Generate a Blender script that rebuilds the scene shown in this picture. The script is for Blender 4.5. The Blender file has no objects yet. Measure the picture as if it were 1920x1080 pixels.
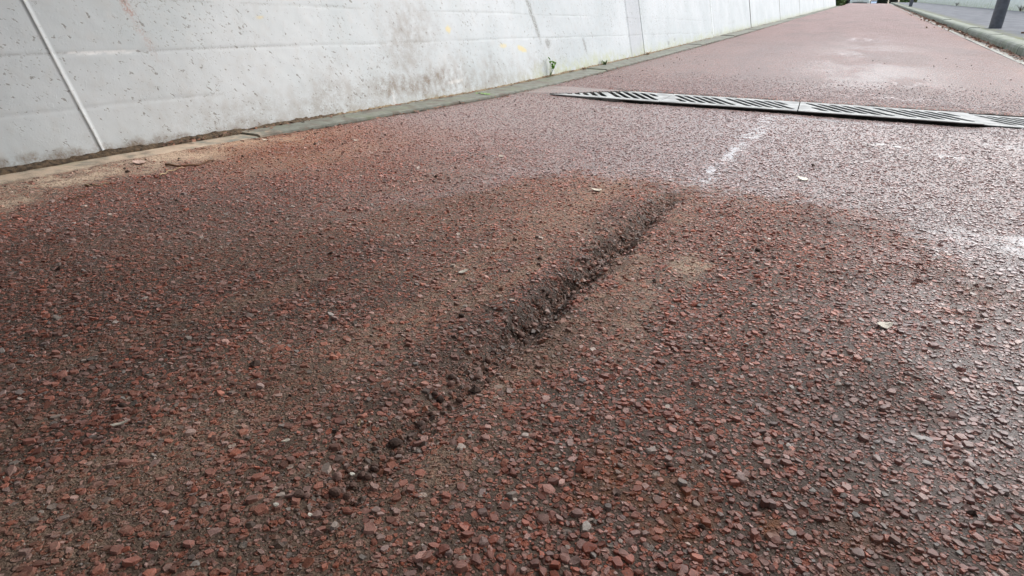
import bpy, bmesh, math, random
import numpy as np
from mathutils import Matrix, Vector

random.seed(7)
rng = np.random.default_rng(7)
scene = bpy.context.scene
COL = scene.collection

# ------------------------------------------------------------------ camera
F_PX, PITCH, ROLL, YAW, CAM_H = 1150.0, 23.654, 1.2, 27.357, 0.40
_p, _r, _y = map(math.radians, (PITCH, ROLL, YAW))
FWD = np.array([-math.sin(_y)*math.cos(_p), math.cos(_y)*math.cos(_p), -math.sin(_p)])
_right = np.array([math.cos(_y), math.sin(_y), 0.0])
_up = np.cross(_right, FWD)
RGT = _right*math.cos(_r) + _up*math.sin(_r)
UPV = _up*math.cos(_r) - _right*math.sin(_r)
CAM = np.array([0.0, 0.0, CAM_H])
cd = bpy.data.cameras.new('camera')
cd.sensor_width = 36.0
cd.lens = F_PX/1920*36.0
cd.clip_start, cd.clip_end = 0.02, 3000
cam = bpy.data.objects.new('camera', cd)
COL.objects.link(cam)
m3 = Matrix(((RGT[0], UPV[0], -FWD[0]), (RGT[1], UPV[1], -FWD[1]), (RGT[2], UPV[2], -FWD[2])))
cam.matrix_world = Matrix.Translation(Vector(CAM)) @ m3.to_4x4()
scene.camera = cam

# ------------------------------------------------------------------ sky, sun, exposure
SUN_EL, SUN_AZ = 55.0, 34.0            # azimuth measured from +Y (along the path) towards +X
world = bpy.data.worlds.new('World')
scene.world = world
world.use_nodes = True
wn, wl = world.node_tree.nodes, world.node_tree.links
for n in list(wn): wn.remove(n)
sky = wn.new('ShaderNodeTexSky'); sky.sky_type = 'NISHITA'; sky.sun_disc = False
sky.sun_elevation = math.radians(SUN_EL); sky.sun_rotation = math.radians(SUN_AZ)
sky.air_density = 1.2; sky.dust_density = 4.0; sky.ozone_density = 1.0
hs = wn.new('ShaderNodeHueSaturation'); hs.inputs['Saturation'].default_value = 0.52
bg = wn.new('ShaderNodeBackground'); bg.inputs['Strength'].default_value = 0.15
wo = wn.new('ShaderNodeOutputWorld')
wl.new(sky.outputs[0], hs.inputs['Color']); wl.new(hs.outputs[0], bg.inputs['Color']); wl.new(bg.outputs[0], wo.inputs['Surface'])
sd = bpy.data.lights.new('sun', 'SUN'); sd.energy = 0.6; sd.angle = math.radians(50); sd.color = (1.0, 0.98, 0.96)
sun = bpy.data.objects.new('sun', sd); COL.objects.link(sun)
_sv = Vector((math.sin(math.radians(SUN_AZ))*math.cos(math.radians(SUN_EL)),
              math.cos(math.radians(SUN_AZ))*math.cos(math.radians(SUN_EL)), math.sin(math.radians(SUN_EL))))
sun.rotation_euler = _sv.to_track_quat('Z', 'Y').to_euler()
sun.location = (3, 6, 8)
vs = scene.view_settings
vs.view_transform = 'Standard'; vs.look = 'None'; vs.exposure = 1.03; vs.gamma = 1.0; vs.use_curve_mapping = False

# ------------------------------------------------------------------ helpers
def tag(o, label=None, cat=None, group=None, kind=None):
    if label: o['label'] = label
    if cat: o['category'] = cat
    if group: o['group'] = group
    if kind: o['kind'] = kind
    return o

def link(name, me, mat=None, parent=None):
    o = bpy.data.objects.new(name, me); COL.objects.link(o)
    if mat is not None:
        for mm in (mat if isinstance(mat, (list, tuple)) else [mat]): me.materials.append(mm)
    if parent is not None: o.parent = parent
    return o

def empty(name, loc=(0, 0, 0)):
    o = bpy.data.objects.new(name, None); COL.objects.link(o); o.location = loc
    o.empty_display_size = 0.1
    return o

def np_mesh(name, verts, polys, smooth=False):
    """verts (N,3); polys: list of (M,k) int arrays"""
    me = bpy.data.meshes.new(name)
    polys = [np.asarray(p, dtype=np.int32) for p in polys if len(p)]
    nl = sum(p.size for p in polys); npol = sum(len(p) for p in polys)
    me.vertices.add(len(verts)); me.vertices.foreach_set('co', np.asarray(verts, dtype=np.float32).ravel())
    me.loops.add(nl); me.polygons.add(npol)
    me.loops.foreach_set('vertex_index', np.concatenate([p.ravel() for p in polys]))
    starts, s = [], 0
    for p in polys:
        starts.append(s + np.arange(len(p))*p.shape[1]); s += p.size
    me.polygons.foreach_set('loop_start', np.concatenate(starts).astype(np.int32))
    me.polygons.foreach_set('use_smooth', np.full(npol, smooth, dtype=bool))
    me.update(calc_edges=True)
    return me

def set_attr(me, name, arr):
    a = me.attributes.new(name, 'FLOAT', 'POINT')
    a.data.foreach_set('value', np.asarray(arr, dtype=np.float32).ravel())

def set_col(me, name, arr):
    a = me.attributes.new(name, 'FLOAT_COLOR', 'POINT')
    c = np.ones((len(arr), 4), dtype=np.float32); c[:, :3] = arr
    a.data.foreach_set('color', c.ravel())

def grid_polys(ny, nx):
    i = np.arange((ny-1)*(nx-1)); r, c = i//(nx-1), i % (nx-1)
    a = r*nx + c
    return np.stack([a, a+1, a+nx+1, a+nx], 1)

def _hash(ix, iy, seed):
    h = (ix.astype(np.int64)*374761393 + iy.astype(np.int64)*668265263 + seed*1442695041) & 0xFFFFFFFF
    h = ((h ^ (h >> 13))*1274126177) & 0xFFFFFFFF
    h = h ^ (h >> 16)
    return (h & 0xFFFF)/65535.0

def vnoise(x, y, s=1.0, seed=0):
    x = np.asarray(x, dtype=np.float64)*s; y = np.asarray(y, dtype=np.float64)*s
    ix, iy = np.floor(x).astype(np.int64), np.floor(y).astype(np.int64)
    fx, fy = x-ix, y-iy
    fx = fx*fx*fx*(fx*(fx*6-15)+10); fy = fy*fy*fy*(fy*(fy*6-15)+10)
    a, b = _hash(ix, iy, seed), _hash(ix+1, iy, seed)
    c, d = _hash(ix, iy+1, seed), _hash(ix+1, iy+1, seed)
    return (a*(1-fx)+b*fx)*(1-fy) + (c*(1-fx)+d*fx)*fy

def fbm(x, y, s=1.0, seed=0, oct=4, gain=0.55):
    t, amp, tot = 0, 1.0, 0
    for k in range(oct):
        t = t + amp*vnoise(x + 17.3*k, y - 9.1*k, s*2.03**k, seed+k); tot += amp; amp *= gain
    return t/tot

def sst(a, b, x):
    t = np.clip((np.asarray(x, dtype=np.float64)-a)/(b-a), 0, 1)
    return t*t*(3-2*t)

def px(x, y, z=0.0):
    """photo pixel (1920 wide) -> the point where its ray meets the level z"""
    d = FWD*F_PX + RGT*(x-960) + UPV*(540-y)
    t = (z-CAM_H)/d[2]
    return CAM + d*t

def box_bm(bm, x0, x1, y0, y1, z0, z1, bev=0.0):
    vs_ = [bm.verts.new(v) for v in ((x0,y0,z0),(x1,y0,z0),(x1,y1,z0),(x0,y1,z0),(x0,y0,z1),(x1,y0,z1),(x1,y1,z1),(x0,y1,z1))]
    fs = [bm.faces.new([vs_[i] for i in q]) for q in ((3,2,1,0),(4,5,6,7),(0,1,5,4),(1,2,6,5),(2,3,7,6),(3,0,4,7))]
    if bev:
        es = {e for f in fs for e in f.edges}
        bmesh.ops.bevel(bm, geom=list(es), offset=bev, segments=2, affect='EDGES', profile=0.6)

def bm_obj(name, bm, mat, parent=None, smooth=False):
    me = bpy.data.meshes.new(name)
    bmesh.ops.recalc_face_normals(bm, faces=bm.faces[:])
    bm.to_mesh(me); bm.free()
    if smooth:
        for p in me.polygons: p.use_smooth = True
    return link(name, me, mat, parent)

def tube_bm(bm, pts, radii, n=8, cap=True):
    rings = []
    pts = [Vector(p) for p in pts]
    for i, p in enumerate(pts):
        t = (pts[min(i+1, len(pts)-1)] - pts[max(i-1, 0)]).normalized()
        a = t.cross(Vector((0, 0, 1)) if abs(t.z) < .9 else Vector((1, 0, 0))).normalized(); b = t.cross(a)
        rings.append([bm.verts.new(p + (a*math.cos(2*math.pi*k/n) + b*math.sin(2*math.pi*k/n))*radii[i]) for k in range(n)])
    for r0, r1 in zip(rings, rings[1:]):
        for k in range(n): bm.faces.new((r0[k], r0[(k+1) % n], r1[(k+1) % n], r1[k]))
    if cap:
        bm.faces.new(rings[0][::-1]); bm.faces.new(rings[-1])

# ------------------------------------------------------------------ materials
def mat_new(name):
    m = bpy.data.materials.new(name); m.use_nodes = True
    nt = m.node_tree
    for n in list(nt.nodes): nt.nodes.remove(n)
    out = nt.nodes.new('ShaderNodeOutputMaterial'); bs = nt.nodes.new('ShaderNodeBsdfPrincipled')
    nt.links.new(bs.outputs[0], out.inputs[0])
    return m, nt, bs

class G:
    """tiny node-graph helper"""
    def __init__(s, nt): s.nt = nt; s.N = nt.nodes; s.L = nt.links
    def put(s, v, sock):
        if isinstance(v, bpy.types.NodeSocket): s.L.new(v, sock)
        elif v is not None:
            if sock.type == 'RGBA' and not isinstance(v, (int, float)): sock.default_value = (*v[:3], 1)
            elif sock.type == 'RGBA': sock.default_value = (v, v, v, 1)
            else: sock.default_value = v
    def math(s, op, a, b=None, c=None, clamp=False):
        n = s.N.new('ShaderNodeMath'); n.operation = op; n.use_clamp = clamp
        s.put(a, n.inputs[0]); s.put(b, n.inputs[1]); s.put(c, n.inputs[2]); return n.outputs[0]
    def mix(s, f, a, b, mode='MIX'):
        n = s.N.new('ShaderNodeMix'); n.data_type = 'RGBA'; n.blend_type = mode; n.clamp_factor = True
        s.put(f, n.inputs[0]); s.put(a, n.inputs[6]); s.put(b, n.inputs[7]); return n.outputs[2]
    def fmix(s, f, a, b):
        n = s.N.new('ShaderNodeMix'); n.data_type = 'FLOAT'; n.clamp_factor = True
        s.put(f, n.inputs[0]); s.put(a, n.inputs[2]); s.put(b, n.inputs[3]); return n.outputs[0]
    def ramp(s, f, lo, hi, a=0.0, b=1.0):
        n = s.N.new('ShaderNodeMapRange'); n.interpolation_type = 'SMOOTHSTEP'
        s.put(f, n.inputs[0]); n.inputs[1].default_value = lo; n.inputs[2].default_value = hi
        n.inputs[3].default_value = a; n.inputs[4].default_value = b; return n.outputs[0]
    def attr(s, name, col=False):
        n = s.N.new('ShaderNodeAttribute'); n.attribute_name = name; return n.outputs['Color' if col else 'Fac']
    def pos(s):
        n = s.N.new('ShaderNodeNewGeometry'); return n.outputs['Position']
    def mapping(s, v, scale=(1,1,1), rot=(0,0,0), loc=(0,0,0)):
        n = s.N.new('ShaderNodeMapping'); s.put(v, n.inputs[0]); n.inputs['Scale'].default_value = scale
        n.inputs['Rotation'].default_value = rot; n.inputs['Location'].default_value = loc; return n.outputs[0]
    def noise(s, v, scale, detail=3, rough=0.55, out=0):
        n = s.N.new('ShaderNodeTexNoise'); s.put(v, n.inputs['Vector']); n.inputs['Scale'].default_value = scale
        n.inputs['Detail'].default_value = detail; n.inputs['Roughness'].default_value = rough; return n.outputs[out]
    def voro(s, v, scale, feature='F1', rnd=1.0):
        n = s.N.new('ShaderNodeTexVoronoi'); n.feature = feature; s.put(v, n.inputs['Vector'])
        n.inputs['Scale'].default_value = scale; n.inputs['Randomness'].default_value = rnd; return n
    def cramp(s, f, stops, interp='LINEAR'):
        n = s.N.new('ShaderNodeValToRGB'); s.put(f, n.inputs[0]); cr = n.color_ramp; cr.interpolation = interp
        while len(cr.elements) < len(stops): cr.elements.new(0.5)
        for e, (p, c) in zip(cr.elements, stops): e.position = p; e.color = (*c, 1)
        return n.outputs[0]
    def bump(s, h, strength=0.5, dist=0.002, nrm=None):
        n = s.N.new('ShaderNodeBump'); s.put(h, n.inputs['Height']); n.inputs['Strength'].default_value = strength
        n.inputs['Distance'].default_value = dist
        if nrm is not None: s.L.new(nrm, n.inputs['Normal'])
        return n.outputs[0]

def simple_mat(name, col, rough=0.6, metal=0.0, var=0.25, scale=20, bump=0.0, bscale=None, bdist=0.002):
    m, nt, bs = mat_new(name); g = G(nt); p = g.pos()
    n = g.noise(p, scale, 4)
    c = g.mix(g.ramp(n, .3, .7), [v*(1-var) for v in col], [min(1, v*(1+var)) for v in col])
    g.put(c, bs.inputs['Base Color']); bs.inputs['Roughness'].default_value = rough; bs.inputs['Metallic'].default_value = metal
    if bump: g.put(g.bump(g.noise(p, bscale or scale*4, 4), bump, bdist), bs.inputs['Normal'])
    return m

STONE_STOPS = [(p_, tuple(min(.7, v*(1.62, 1.45, 1.40)[i_]) for i_, v in enumerate(c_))) for p_, c_ in [(0.0, (.18, .050, .028)), (.22, (.28, .082, .045)), (.42, (.21, .082, .058)), (.58, (.32, .115, .072)),
               (.70, (.25, .14, .115)), (.82, (.33, .21, .18)), (.93, (.16, .115, .10)), (.975, (.13, .14, .13)), (1.0, (.44, .38, .33))]]

DUSTC = (.40, .275, .195); SANDC = (.60, .465, .345)

def weather(g, base, bs, p, chip, rough0):
    """wet with painted sky sheen, dust and sand over a base colour, shared by the binder and the chips"""
    wet, dust, sand, dark, rust, film = (g.attr(a) for a in ('wet', 'dust', 'sand', 'dark', 'rust', 'film'))
    fine = g.noise(p, 420, 3); mid = g.noise(p, 60, 4)
    dm = g.math('MULTIPLY', dust, g.ramp(g.math('ADD', g.math('MULTIPLY', fine, .5), g.math('MULTIPLY', mid, .5)), .30, .62), clamp=True)
    dm = g.math('MULTIPLY', dm, g.fmix(dust, .16, .56) if chip else .78)
    c = g.mix(dm, base, g.mix(g.ramp(fine, .35, .65), [v*.7 for v in DUSTC], [v*1.25 for v in DUSTC]))
    sm = g.math('MULTIPLY', sand, g.ramp(mid, .25, .55), clamp=True)
    if chip: sm = g.math('MULTIPLY', sm, .8)
    c = g.mix(sm, c, g.mix(g.ramp(fine, .3, .7), [v*.75 for v in SANDC], [v*1.2 for v in SANDC]))
    c = g.mix(g.math('MULTIPLY', rust, g.ramp(mid, .3, .6)), c, (.30, .10, .025))
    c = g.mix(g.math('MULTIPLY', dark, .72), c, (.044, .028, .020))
    c = g.mix(g.math('MULTIPLY', film, .42), c, (.55, .57, .58))  # pale mix paints the sky's glint on the water
    c = g.mix(g.math('MULTIPLY', wet, g.fmix(sand, .48 if chip else .30, 0.0)), c, (.53, .47, .475) if chip else (.36, .28, .27), 'MIX')  # wet surface mixed paler: sky sheen put into the colour
    g.put(c, bs.inputs['Base Color'])
    dry = g.math('MAXIMUM', dm, sm)
    r = g.fmix(wet, rough0, .30 if chip else .36)
    r = g.fmix(dry, r, .92)
    r = g.fmix(film, r, .10)
    g.put(r, bs.inputs['Roughness'])
    cw = g.math('MULTIPLY', wet, g.math('SUBTRACT', .80, g.math('MULTIPLY', dry, .5)))
    if not chip:
        fw = g.attr('damp'); cw = g.math('MULTIPLY', cw, fw); r = g.fmix(fw, .62, r); g.put(r, bs.inputs['Roughness'])
        bs.inputs['Specular IOR Level'].default_value = .32
    g.put(cw, bs.inputs['Coat Weight'])
    g.put(g.fmix(film, .30, .09), bs.inputs['Coat Roughness']); bs.inputs['Coat IOR'].default_value = 1.38
    return wet, film, fine, mid

def p_y(g, p):
    n = g.N.new('ShaderNodeSeparateXYZ'); g.L.new(p, n.inputs[0]); return n.outputs[1]

def mat_road():
    m, nt, bs = mat_new('red_asphalt'); g = G(nt); p = g.pos()
    flat = g.mapping(p, (1, 1, .3))
    near = g.attr('near')                       # 1 where loose chips are real geometry
    warp = g.noise(flat, 60, 2, out=1)
    n = g.N.new('ShaderNodeVectorMath'); n.operation = 'SCALE'; g.put(warp, n.inputs[0]); n.inputs['Scale'].default_value = .006
    n2 = g.N.new('ShaderNodeVectorMath'); n2.operation = 'ADD'; g.L.new(flat, n2.inputs[0]); g.L.new(n.outputs[0], n2.inputs[1])
    v1 = g.voro(n2.outputs[0], 105); v2 = g.voro(n2.outputs[0], 210)
    sx = g.N.new('ShaderNodeSeparateColor'); g.L.new(v1.outputs['Color'], sx.inputs[0])
    stone = g.cramp(sx.outputs[0], STONE_STOPS)
    sx2 = g.N.new('ShaderNodeSeparateColor'); g.L.new(v2.outputs['Color'], sx2.inputs[0])
    small = g.cramp(sx2.outputs[1], STONE_STOPS)
    binder = g.mix(g.noise(p, 300, 4), (.044, .030, .022), (.108, .073, .054))
    m2 = g.math('MULTIPLY', g.ramp(v2.outputs['Distance'], .42, .26), g.ramp(sx2.outputs[0], .35, .45))
    m1 = g.math('MULTIPLY', g.ramp(v1.outputs['Distance'], .50, .36), g.ramp(sx.outputs[1], .12, .18))
    m1 = g.math('MULTIPLY', m1, g.fmix(near, 1.0, .8))
    c = g.mix(m2, binder, small); c = g.mix(m1, c, stone)
    far = g.attr('far')
    c = g.mix(g.math('MULTIPLY', far, .6), c, g.mix(g.ramp(g.noise(g.mapping(p, (1, .35, 1)), 1.6, 5, .6), .3, .7), (.20, .102, .09), (.265, .148, .134)))
    gr1 = g.noise(g.mapping(p, (1, .55, 1)), 30, 4, .7); gr2 = g.noise(g.mapping(p, (1, .35, 1)), 5, 4, .6)
    c = g.mix(g.ramp(p_y(g, p), 3.6, 5.0), c, g.mix(g.math('ADD', g.math('MULTIPLY', gr1, .55), g.math('MULTIPLY', gr2, .45)), g.mix(1.0, c, (.45, .40, .40), 'MULTIPLY'), g.mix(1.0, c, (1.5, 1.5, 1.5), 'MULTIPLY')))
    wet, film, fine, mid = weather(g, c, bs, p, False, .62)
    h = g.math('ADD', g.math('MULTIPLY', m1, g.math('ADD', .6, g.math('MULTIPLY', sx.outputs[2], .6))), g.math('MULTIPLY', m2, .45))
    h = g.math('ADD', h, g.math('MULTIPLY', fine, .5)); h = g.math('ADD', h, g.math('MULTIPLY', mid, .6))
    bn = g.N.new('ShaderNodeBump'); g.put(h, bn.inputs['Height']); g.put(g.fmix(near, .011, .0042), bn.inputs['Distance'])
    g.put(g.fmix(film, .85, .10), bn.inputs['Strength']); g.L.new(bn.outputs[0], bs.inputs['Normal'])
    b2 = g.N.new('ShaderNodeBump'); g.put(h, b2.inputs['Height']); b2.inputs['Distance'].default_value = .0042
    g.put(g.fmix(film, .38, .05), b2.inputs['Strength']); g.L.new(b2.outputs[0], bs.inputs['Coat Normal'])
    return m

def mat_chip():
    m, nt, bs = mat_new('stone_chip'); g = G(nt); p = g.pos()
    base = g.attr('tint', True)
    n = g.noise(p, 700, 3)
    base = g.mix(g.ramp(n, .35, .7), base, g.mix(.4, base, (.10, .065, .05)))
    wet, film, fine, mid = weather(g, base, bs, p, True, .50)
    g.put(g.bump(g.noise(p, 900, 3), .35, .0008), bs.inputs['Normal'])
    return m

M_ROAD = mat_road(); M_CHIP = mat_chip()
M_SUMP = simple_mat('drain_sump', (.05, .045, .04), .8)
M_GRATE = simple_mat('galvanised_grate', (.32, .335, .33), .62, 0, .3, 14, .25, 220, .0006)
M_EARTH = simple_mat('crack_earth', (.066, .040, .030), .9, 0, .5, 150, .6, 500, .001)
M_PEB = simple_mat('loose_stone', (.15, .085, .064), .75, 0, .5, 60, .5, 500, .001)
M_PEBL = simple_mat('loose_pink_stone', (.27, .16, .13), .7, 0, .3, 80, .4, 500, .001)
M_BARK = simple_mat('twig_bark', (.16, .085, .045), .8, 0, .4, 90)
M_STRAW = simple_mat('dry_straw', (.42, .31, .19), .8, 0, .25, 90)
M_PALE = simple_mat('pale_flake', (.62, .56, .46), .7, 0, .25, 160)
M_WHITE = simple_mat('white_flake', (.74, .70, .60), .6, 0, .15, 120)
M_PINK = simple_mat('pinkish_scrap', (.58, .42, .35), .7, 0, .15, 120)
M_LEAFB = simple_mat('dead_leaf', (.18, .085, .05), .7, 0, .6, 30)
M_LEAFT = simple_mat('tan_leaf', (.40, .28, .20), .7, 0, .4, 30)
M_LEAFG = simple_mat('green_leaf', (.17, .36, .055), .5, 0, .35, 60)
M_MOSS = simple_mat('moss', (.085, .058, .034), .95, 0, .65, 90, .8, 300, .003)
M_HEDGE = simple_mat('hedge_leaf', (.045, .050, .035), .7, 0, .5, 9)
M_GRASS = simple_mat('grass_blade', (.10, .17, .045), .7, 0, .4, 12)
M_SOIL = simple_mat('field', (.09, .12, .05), .95, 0, .4, 1.2)
M_POST = simple_mat('grey_post_paint', (.085, .090, .105), .45, .1, .22, 18, .2, 120, .001)
M_DECK = simple_mat('deck_concrete', (.40, .40, .39), .85, 0, .15, 2.0)
M_RUB = simple_mat('tyre_rubber', (.02, .02, .02), .8)
M_RIM = simple_mat('wheel_rim', (.5, .5, .52), .35, .8)
M_GLASSC = simple_mat('car_glass', (.03, .035, .04), .08)
M_LAMP = simple_mat('headlamp_glass', (.7, .72, .75), .12)
M_TRIM = simple_mat('black_trim', (.03, .03, .03), .5)
M_PLATE = simple_mat('number_plate', (.6, .6, .58), .5)

# ------------------------------------------------------------------ terrain functions
SAG, SLOPE = 3.44, 0.0372
CRX = -0.34
def zbase(Y):
    Y = np.asarray(Y, dtype=np.float64)
    t = Y - SAG
    z = SLOPE*(t + np.sqrt(t*t + .16))/2
    zc = 2.10; k = .05
    return zc - np.logaddexp(0, (zc - z)/k)*k + 0*z if False else -k*np.logaddexp(-z/k, -zc/k)

def pw(xs, ys): return lambda Y: np.interp(Y, xs, ys)
WALLX = pw([-6, 1, 4, 5.74, 9, 12.2, 40.3, 62], [-1.88, -1.88, -1.875, -1.80, -1.77, -1.75, -1.56, -1.45])
EDGEX = pw([-6, .72, 1.2, 1.77, 2.8, 3.57, 5.3, 7.3, 10.66, 19.2, 40, 62], [-1.79, -1.79, -1.785, -1.755, -1.722, -1.69, -1.65, -1.61, -1.57, -1.53, -1.42, -1.32])
ROADR, KERBX = 1.25, 1.375
DR_S, DR_W = .05, .40
def dr_front(X): return 3.405 + DR_S*(np.asarray(X) + .2)
GR_TOP = .014

def crack_c(Y): return CRX + .020*(fbm(Y, 0*Y, 5, 31, 3)-.5) + .012*(vnoise(Y, 0*Y+3, 30, 32)-.5)
def crack_i(Y):
    a = sst(.16, .34, Y)*sst(1.56, 1.46, Y)
    return a*(.50 + .50*sst(.45, .80, Y))*(.66 + .55*sst(.30, .62, fbm(Y, 0*Y+7, 8, 33, 3)))

def mound(X, Y):
    """asphalt and silt lying over the left end of the drain"""
    f = dr_front(X)
    line = (X + 1.50)*(DR_W/.36)
    return sst(.012, -.012, line - (Y - f))*sst(-.03, .02, Y - f)*(X < -.9)

def zroad(X, Y):
    X = np.asarray(X, dtype=np.float64); Y = np.asarray(Y, dtype=np.float64)
    z = zbase(Y)
    nearw = sst(9, 4, Y)
    z = z + nearw*(.010*(fbm(X, Y, 1.7, 1, 3)-.5) + .0045*(fbm(X, Y, 9, 2, 3)-.5) + .0024*(fbm(X, Y, 42, 3, 3)-.5))
    z = z + (1-nearw)*.02*(fbm(X, Y, .5, 4, 3)-.5)
    ci = crack_i(Y); dx = X - crack_c(Y)
    w = .017 + .017*fbm(Y, 0*Y+2, 7, 34, 2)
    rag = .75 + .6*(vnoise(X, Y, 90, 36))
    z = z - ci*.022*np.exp(-(np.abs(dx*rag)/w)**2.2) + ci*.003*np.exp(-((np.abs(dx)-.045)/.02)**2)
    z = z - ci*.011*np.exp(-(dx/.05)**2)*fbm(X, Y, 30, 35, 3)
    # silt against the edging
    z = z + .008*sst(.16, .0, X - EDGEX(Y))*sst(2.0, 1.4, Y)
    # road sunk before the drain, level behind it
    f = dr_front(X); v = Y - f
    sunk = sst(-.35, -.02, v)*sst(.2, .0, v)*sst(-1.45, -1.1, X)*sst(.62, .5, X)
    z = z - .009*sunk
    mo = mound(X, Y)
    z = z + mo*(.012*sst(.5, .3, v)*sst(-1.75, -1.5, X))
    back = sst(DR_W-.01, DR_W+.015, v)*sst(DR_W+.3, DR_W+.02, v)
    z = z + back*(.009 + .012*(fbm(X, Y, 45, 41, 2)-.4))*(X > -1.3)
    inside = (v > -.004) & (v < DR_W-.012) & (X > -1.62) & (mo < .5) & (X < ROADR)
    return np.where(inside, z - .12, z)

def blob(X, Y, cx, cy, rx, ry, seed=0, rot=0.0, edge=.5, ns=None):
    c, s = math.cos(rot), math.sin(rot)
    u = ((X-cx)*c + (Y-cy)*s)/rx; v = (-(X-cx)*s + (Y-cy)*c)/ry
    d = np.sqrt(u*u + v*v) + .9*(fbm(X, Y, ns or 2.2/max(min(rx, ry), .02), seed, 3)-.5)
    return sst(1.0, 1.0-edge, d)

def masks(X, Y):
    n1 = fbm(X, Y, 2.5, 51, 4); n2 = fbm(X, Y, 9, 52, 3); n3 = fbm(X, Y, 35, 53, 3)
    # rain line below the deck edge
    line = 1.60 + .26*(fbm(X, 0*X, 2.4, 54, 3)-.5) - .55*sst(.02, .45, X) - .95*sst(-.62, -1.1, X) + .22*(n2-.5) + .34*(n3-.5)
    wet = sst(-.13, .14, Y - line)*(1 - .88*sst(-.50, -1.05, X + .25*(n2-.5))*sst(2.3, 1.25, Y + .3*(n1-.5)))
    wet = wet*(1 - .75*sst(.42, .10, X - EDGEX(Y))*sst(2.3, 1.6, Y))        # dusty margin by the wall
    wet = np.maximum(wet, .62*sst(-.12, .25, X + .25*(n1-.5))*sst(.30, .8, Y)*(.35+.65*sst(.36, .55, n2)))
    dry = 1 - wet
    dust = dry*(.16 + .38*sst(.40, .65, n1))
    for k_, (x0_, m_, w_) in enumerate(((-.60, .14, .035), (-.74, .22, .03), (-.48, .05, .03), (-.90, .26, .04))):
        bx = X - (x0_ + m_*Y) + .03*(n2-.5)
        dust = np.maximum(dust, dry*.95*np.exp(-(bx/w_)**2)*sst(.28, .55, fbm(X*6, Y, 2.2, 700+k_, 3))*sst(1.35, .9, Y))
    dust = np.maximum(dust, dry*1.0*np.exp(-((X-CRX-.055)/.06)**2)*(.4+.6*sst(.35, .55, n2))*sst(.15, .3, Y)*sst(1.65, 1.4, Y))
    dust = np.maximum(dust, dry*.85*np.exp(-((X-CRX+.17)/.07)**2)*sst(.40, .65, n1+.15))
    dust = np.maximum(dust, dry*.8*np.exp(-((X+.56 - .12*Y)/.07)**2)*sst(.3, .55, n2+.1)*sst(.95, .6, Y))
    dust = np.maximum(dust, .80*blob(X, Y, -.50, 1.25, .20, .38, 61, 0, .9))
    dust = np.maximum(dust, .7*blob(X, Y, -1.42, 1.35, .18, .60, 62, 0, .9))
    for qx, qy, rx, ry, am in ((120, 940, .05, .10, .75), (330, 800, .05, .12, .8), (620, 640, .05, .14, .7), (700, 520, .05, .16, .75), (1180, 640, .05, .16, .7), (760, 930, .07, .07, .7), (560, 1030, .05, .05, .7)):
        q = px(qx, qy); dust = np.maximum(dust, am*blob(X, Y, q[0], q[1], rx, ry, 600+qx, 0, 1.0))
    sand = .95*sst(.22, .02, X - EDGEX(Y) + .14*(n2-.5) - .10*sst(1.0, .4, Y))*sst(1.9, 1.2, Y + .4*(n1-.5))
    sand = np.maximum(sand, .55*blob(X, Y, -.19, 1.03, .055, .11, 63, 0, 1.0))
    sand = np.maximum(sand, .35*blob(X, Y, -.22, .86, .05, .18, 64, 0, 1.0))
    sand = sand*(.45 + .75*sst(.30, .62, fbm(X, Y, 16, 97, 4)))
    sand = np.clip(sand, 0, 1)
    # crack earth, with the shade of its left lip painted in
    dx = X - crack_c(Y)
    dark = np.clip(crack_i(Y)*1.35*np.exp(-((dx+.010)/.028)**2)*(.55+.8*n3), 0, 1)  # set off to the left: lip shade painted over the dark earth
    dark = np.maximum(dark, .75*sst(.50, .66, n2)*sst(.14, .05, np.abs(dx))*sst(.15, .4, Y)*sst(1.7, 1.5, Y))
    dark = np.maximum(dark, .55*blob(X, Y, .30, .95, .12, .22, 65, .2, .9)*sst(.35, .6, n2))
    dark = np.maximum(dark, .35*sst(.60, .72, n1)*dry)
    dark = np.maximum(dark, .60*sst(-.45, -.75, X + .3*(n1-.5) + .12*(n2-.5))*sst(1.25, .7, Y)*sst(.3, .55, X - EDGEX(Y)))  # left ground darkened in colour to stand for the deck's shade
    dark = np.maximum(dark, .70*np.exp(-((X-EDGEX(Y)-.004)/.007)**2)*sst(.35, .55, fbm(X, Y, 8, 98, 3))*sst(2.6, 1.9, Y))
    dark = np.maximum(dark, .50*sst(.50, .62, fbm(X, Y, 5.5, 99, 4))*sst(-.15, .1, X)*sst(.3, .5, Y)*sst(1.9, 1.5, Y))
    dark = np.maximum(dark, .65*blob(X, Y, .38, 1.40, .26, .20, 100, .2, .9)*sst(.38, .58, n2))
    # paving seam and cracks farther up
    sy = 6.17 + .16*sst(.3, 1.2, X) + .05*(fbm(X, 0*X, 3, 55, 3)-.5)
    dark = np.maximum(dark, .55*np.exp(-((Y-sy)/.035)**2)*sst(-.5, -.3, X)*sst(.3, .5, fbm(X, Y, 7, 56, 2)))
    lx = np.interp(Y, [12, 14.5, 20, 27.7, 46], [-.42, -.36, -.02, .22, -.2]) + .06*(fbm(Y, 0*Y, .8, 57, 3)-.5)
    dark = np.maximum(dark, .5*np.exp(-((X-lx)/.03)**2)*sst(12, 14, Y)*sst(.35, .55, fbm(X, Y, 1.3, 58, 2)))
    for cx, cy, rx, ry, sd_ in ((-.62, 14.0, .16, .18, 83), (-.05, 17, .2, .25, 84), (.3, 11.3, .35, .12, 85), (-.8, 10, .3, .15, 86), (.6, 9.0, .3, .12, 87)):
        dark = np.maximum(dark, .42*blob(X, Y, cx, cy, rx, ry, sd_, 0, .9)*sst(.4, .6, n2))
    dark = np.maximum(dark, .42*sst(.50, .72, fbm(X, .35*Y, 2.4, 59, 5))*sst(3.8, 5, Y))
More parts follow.
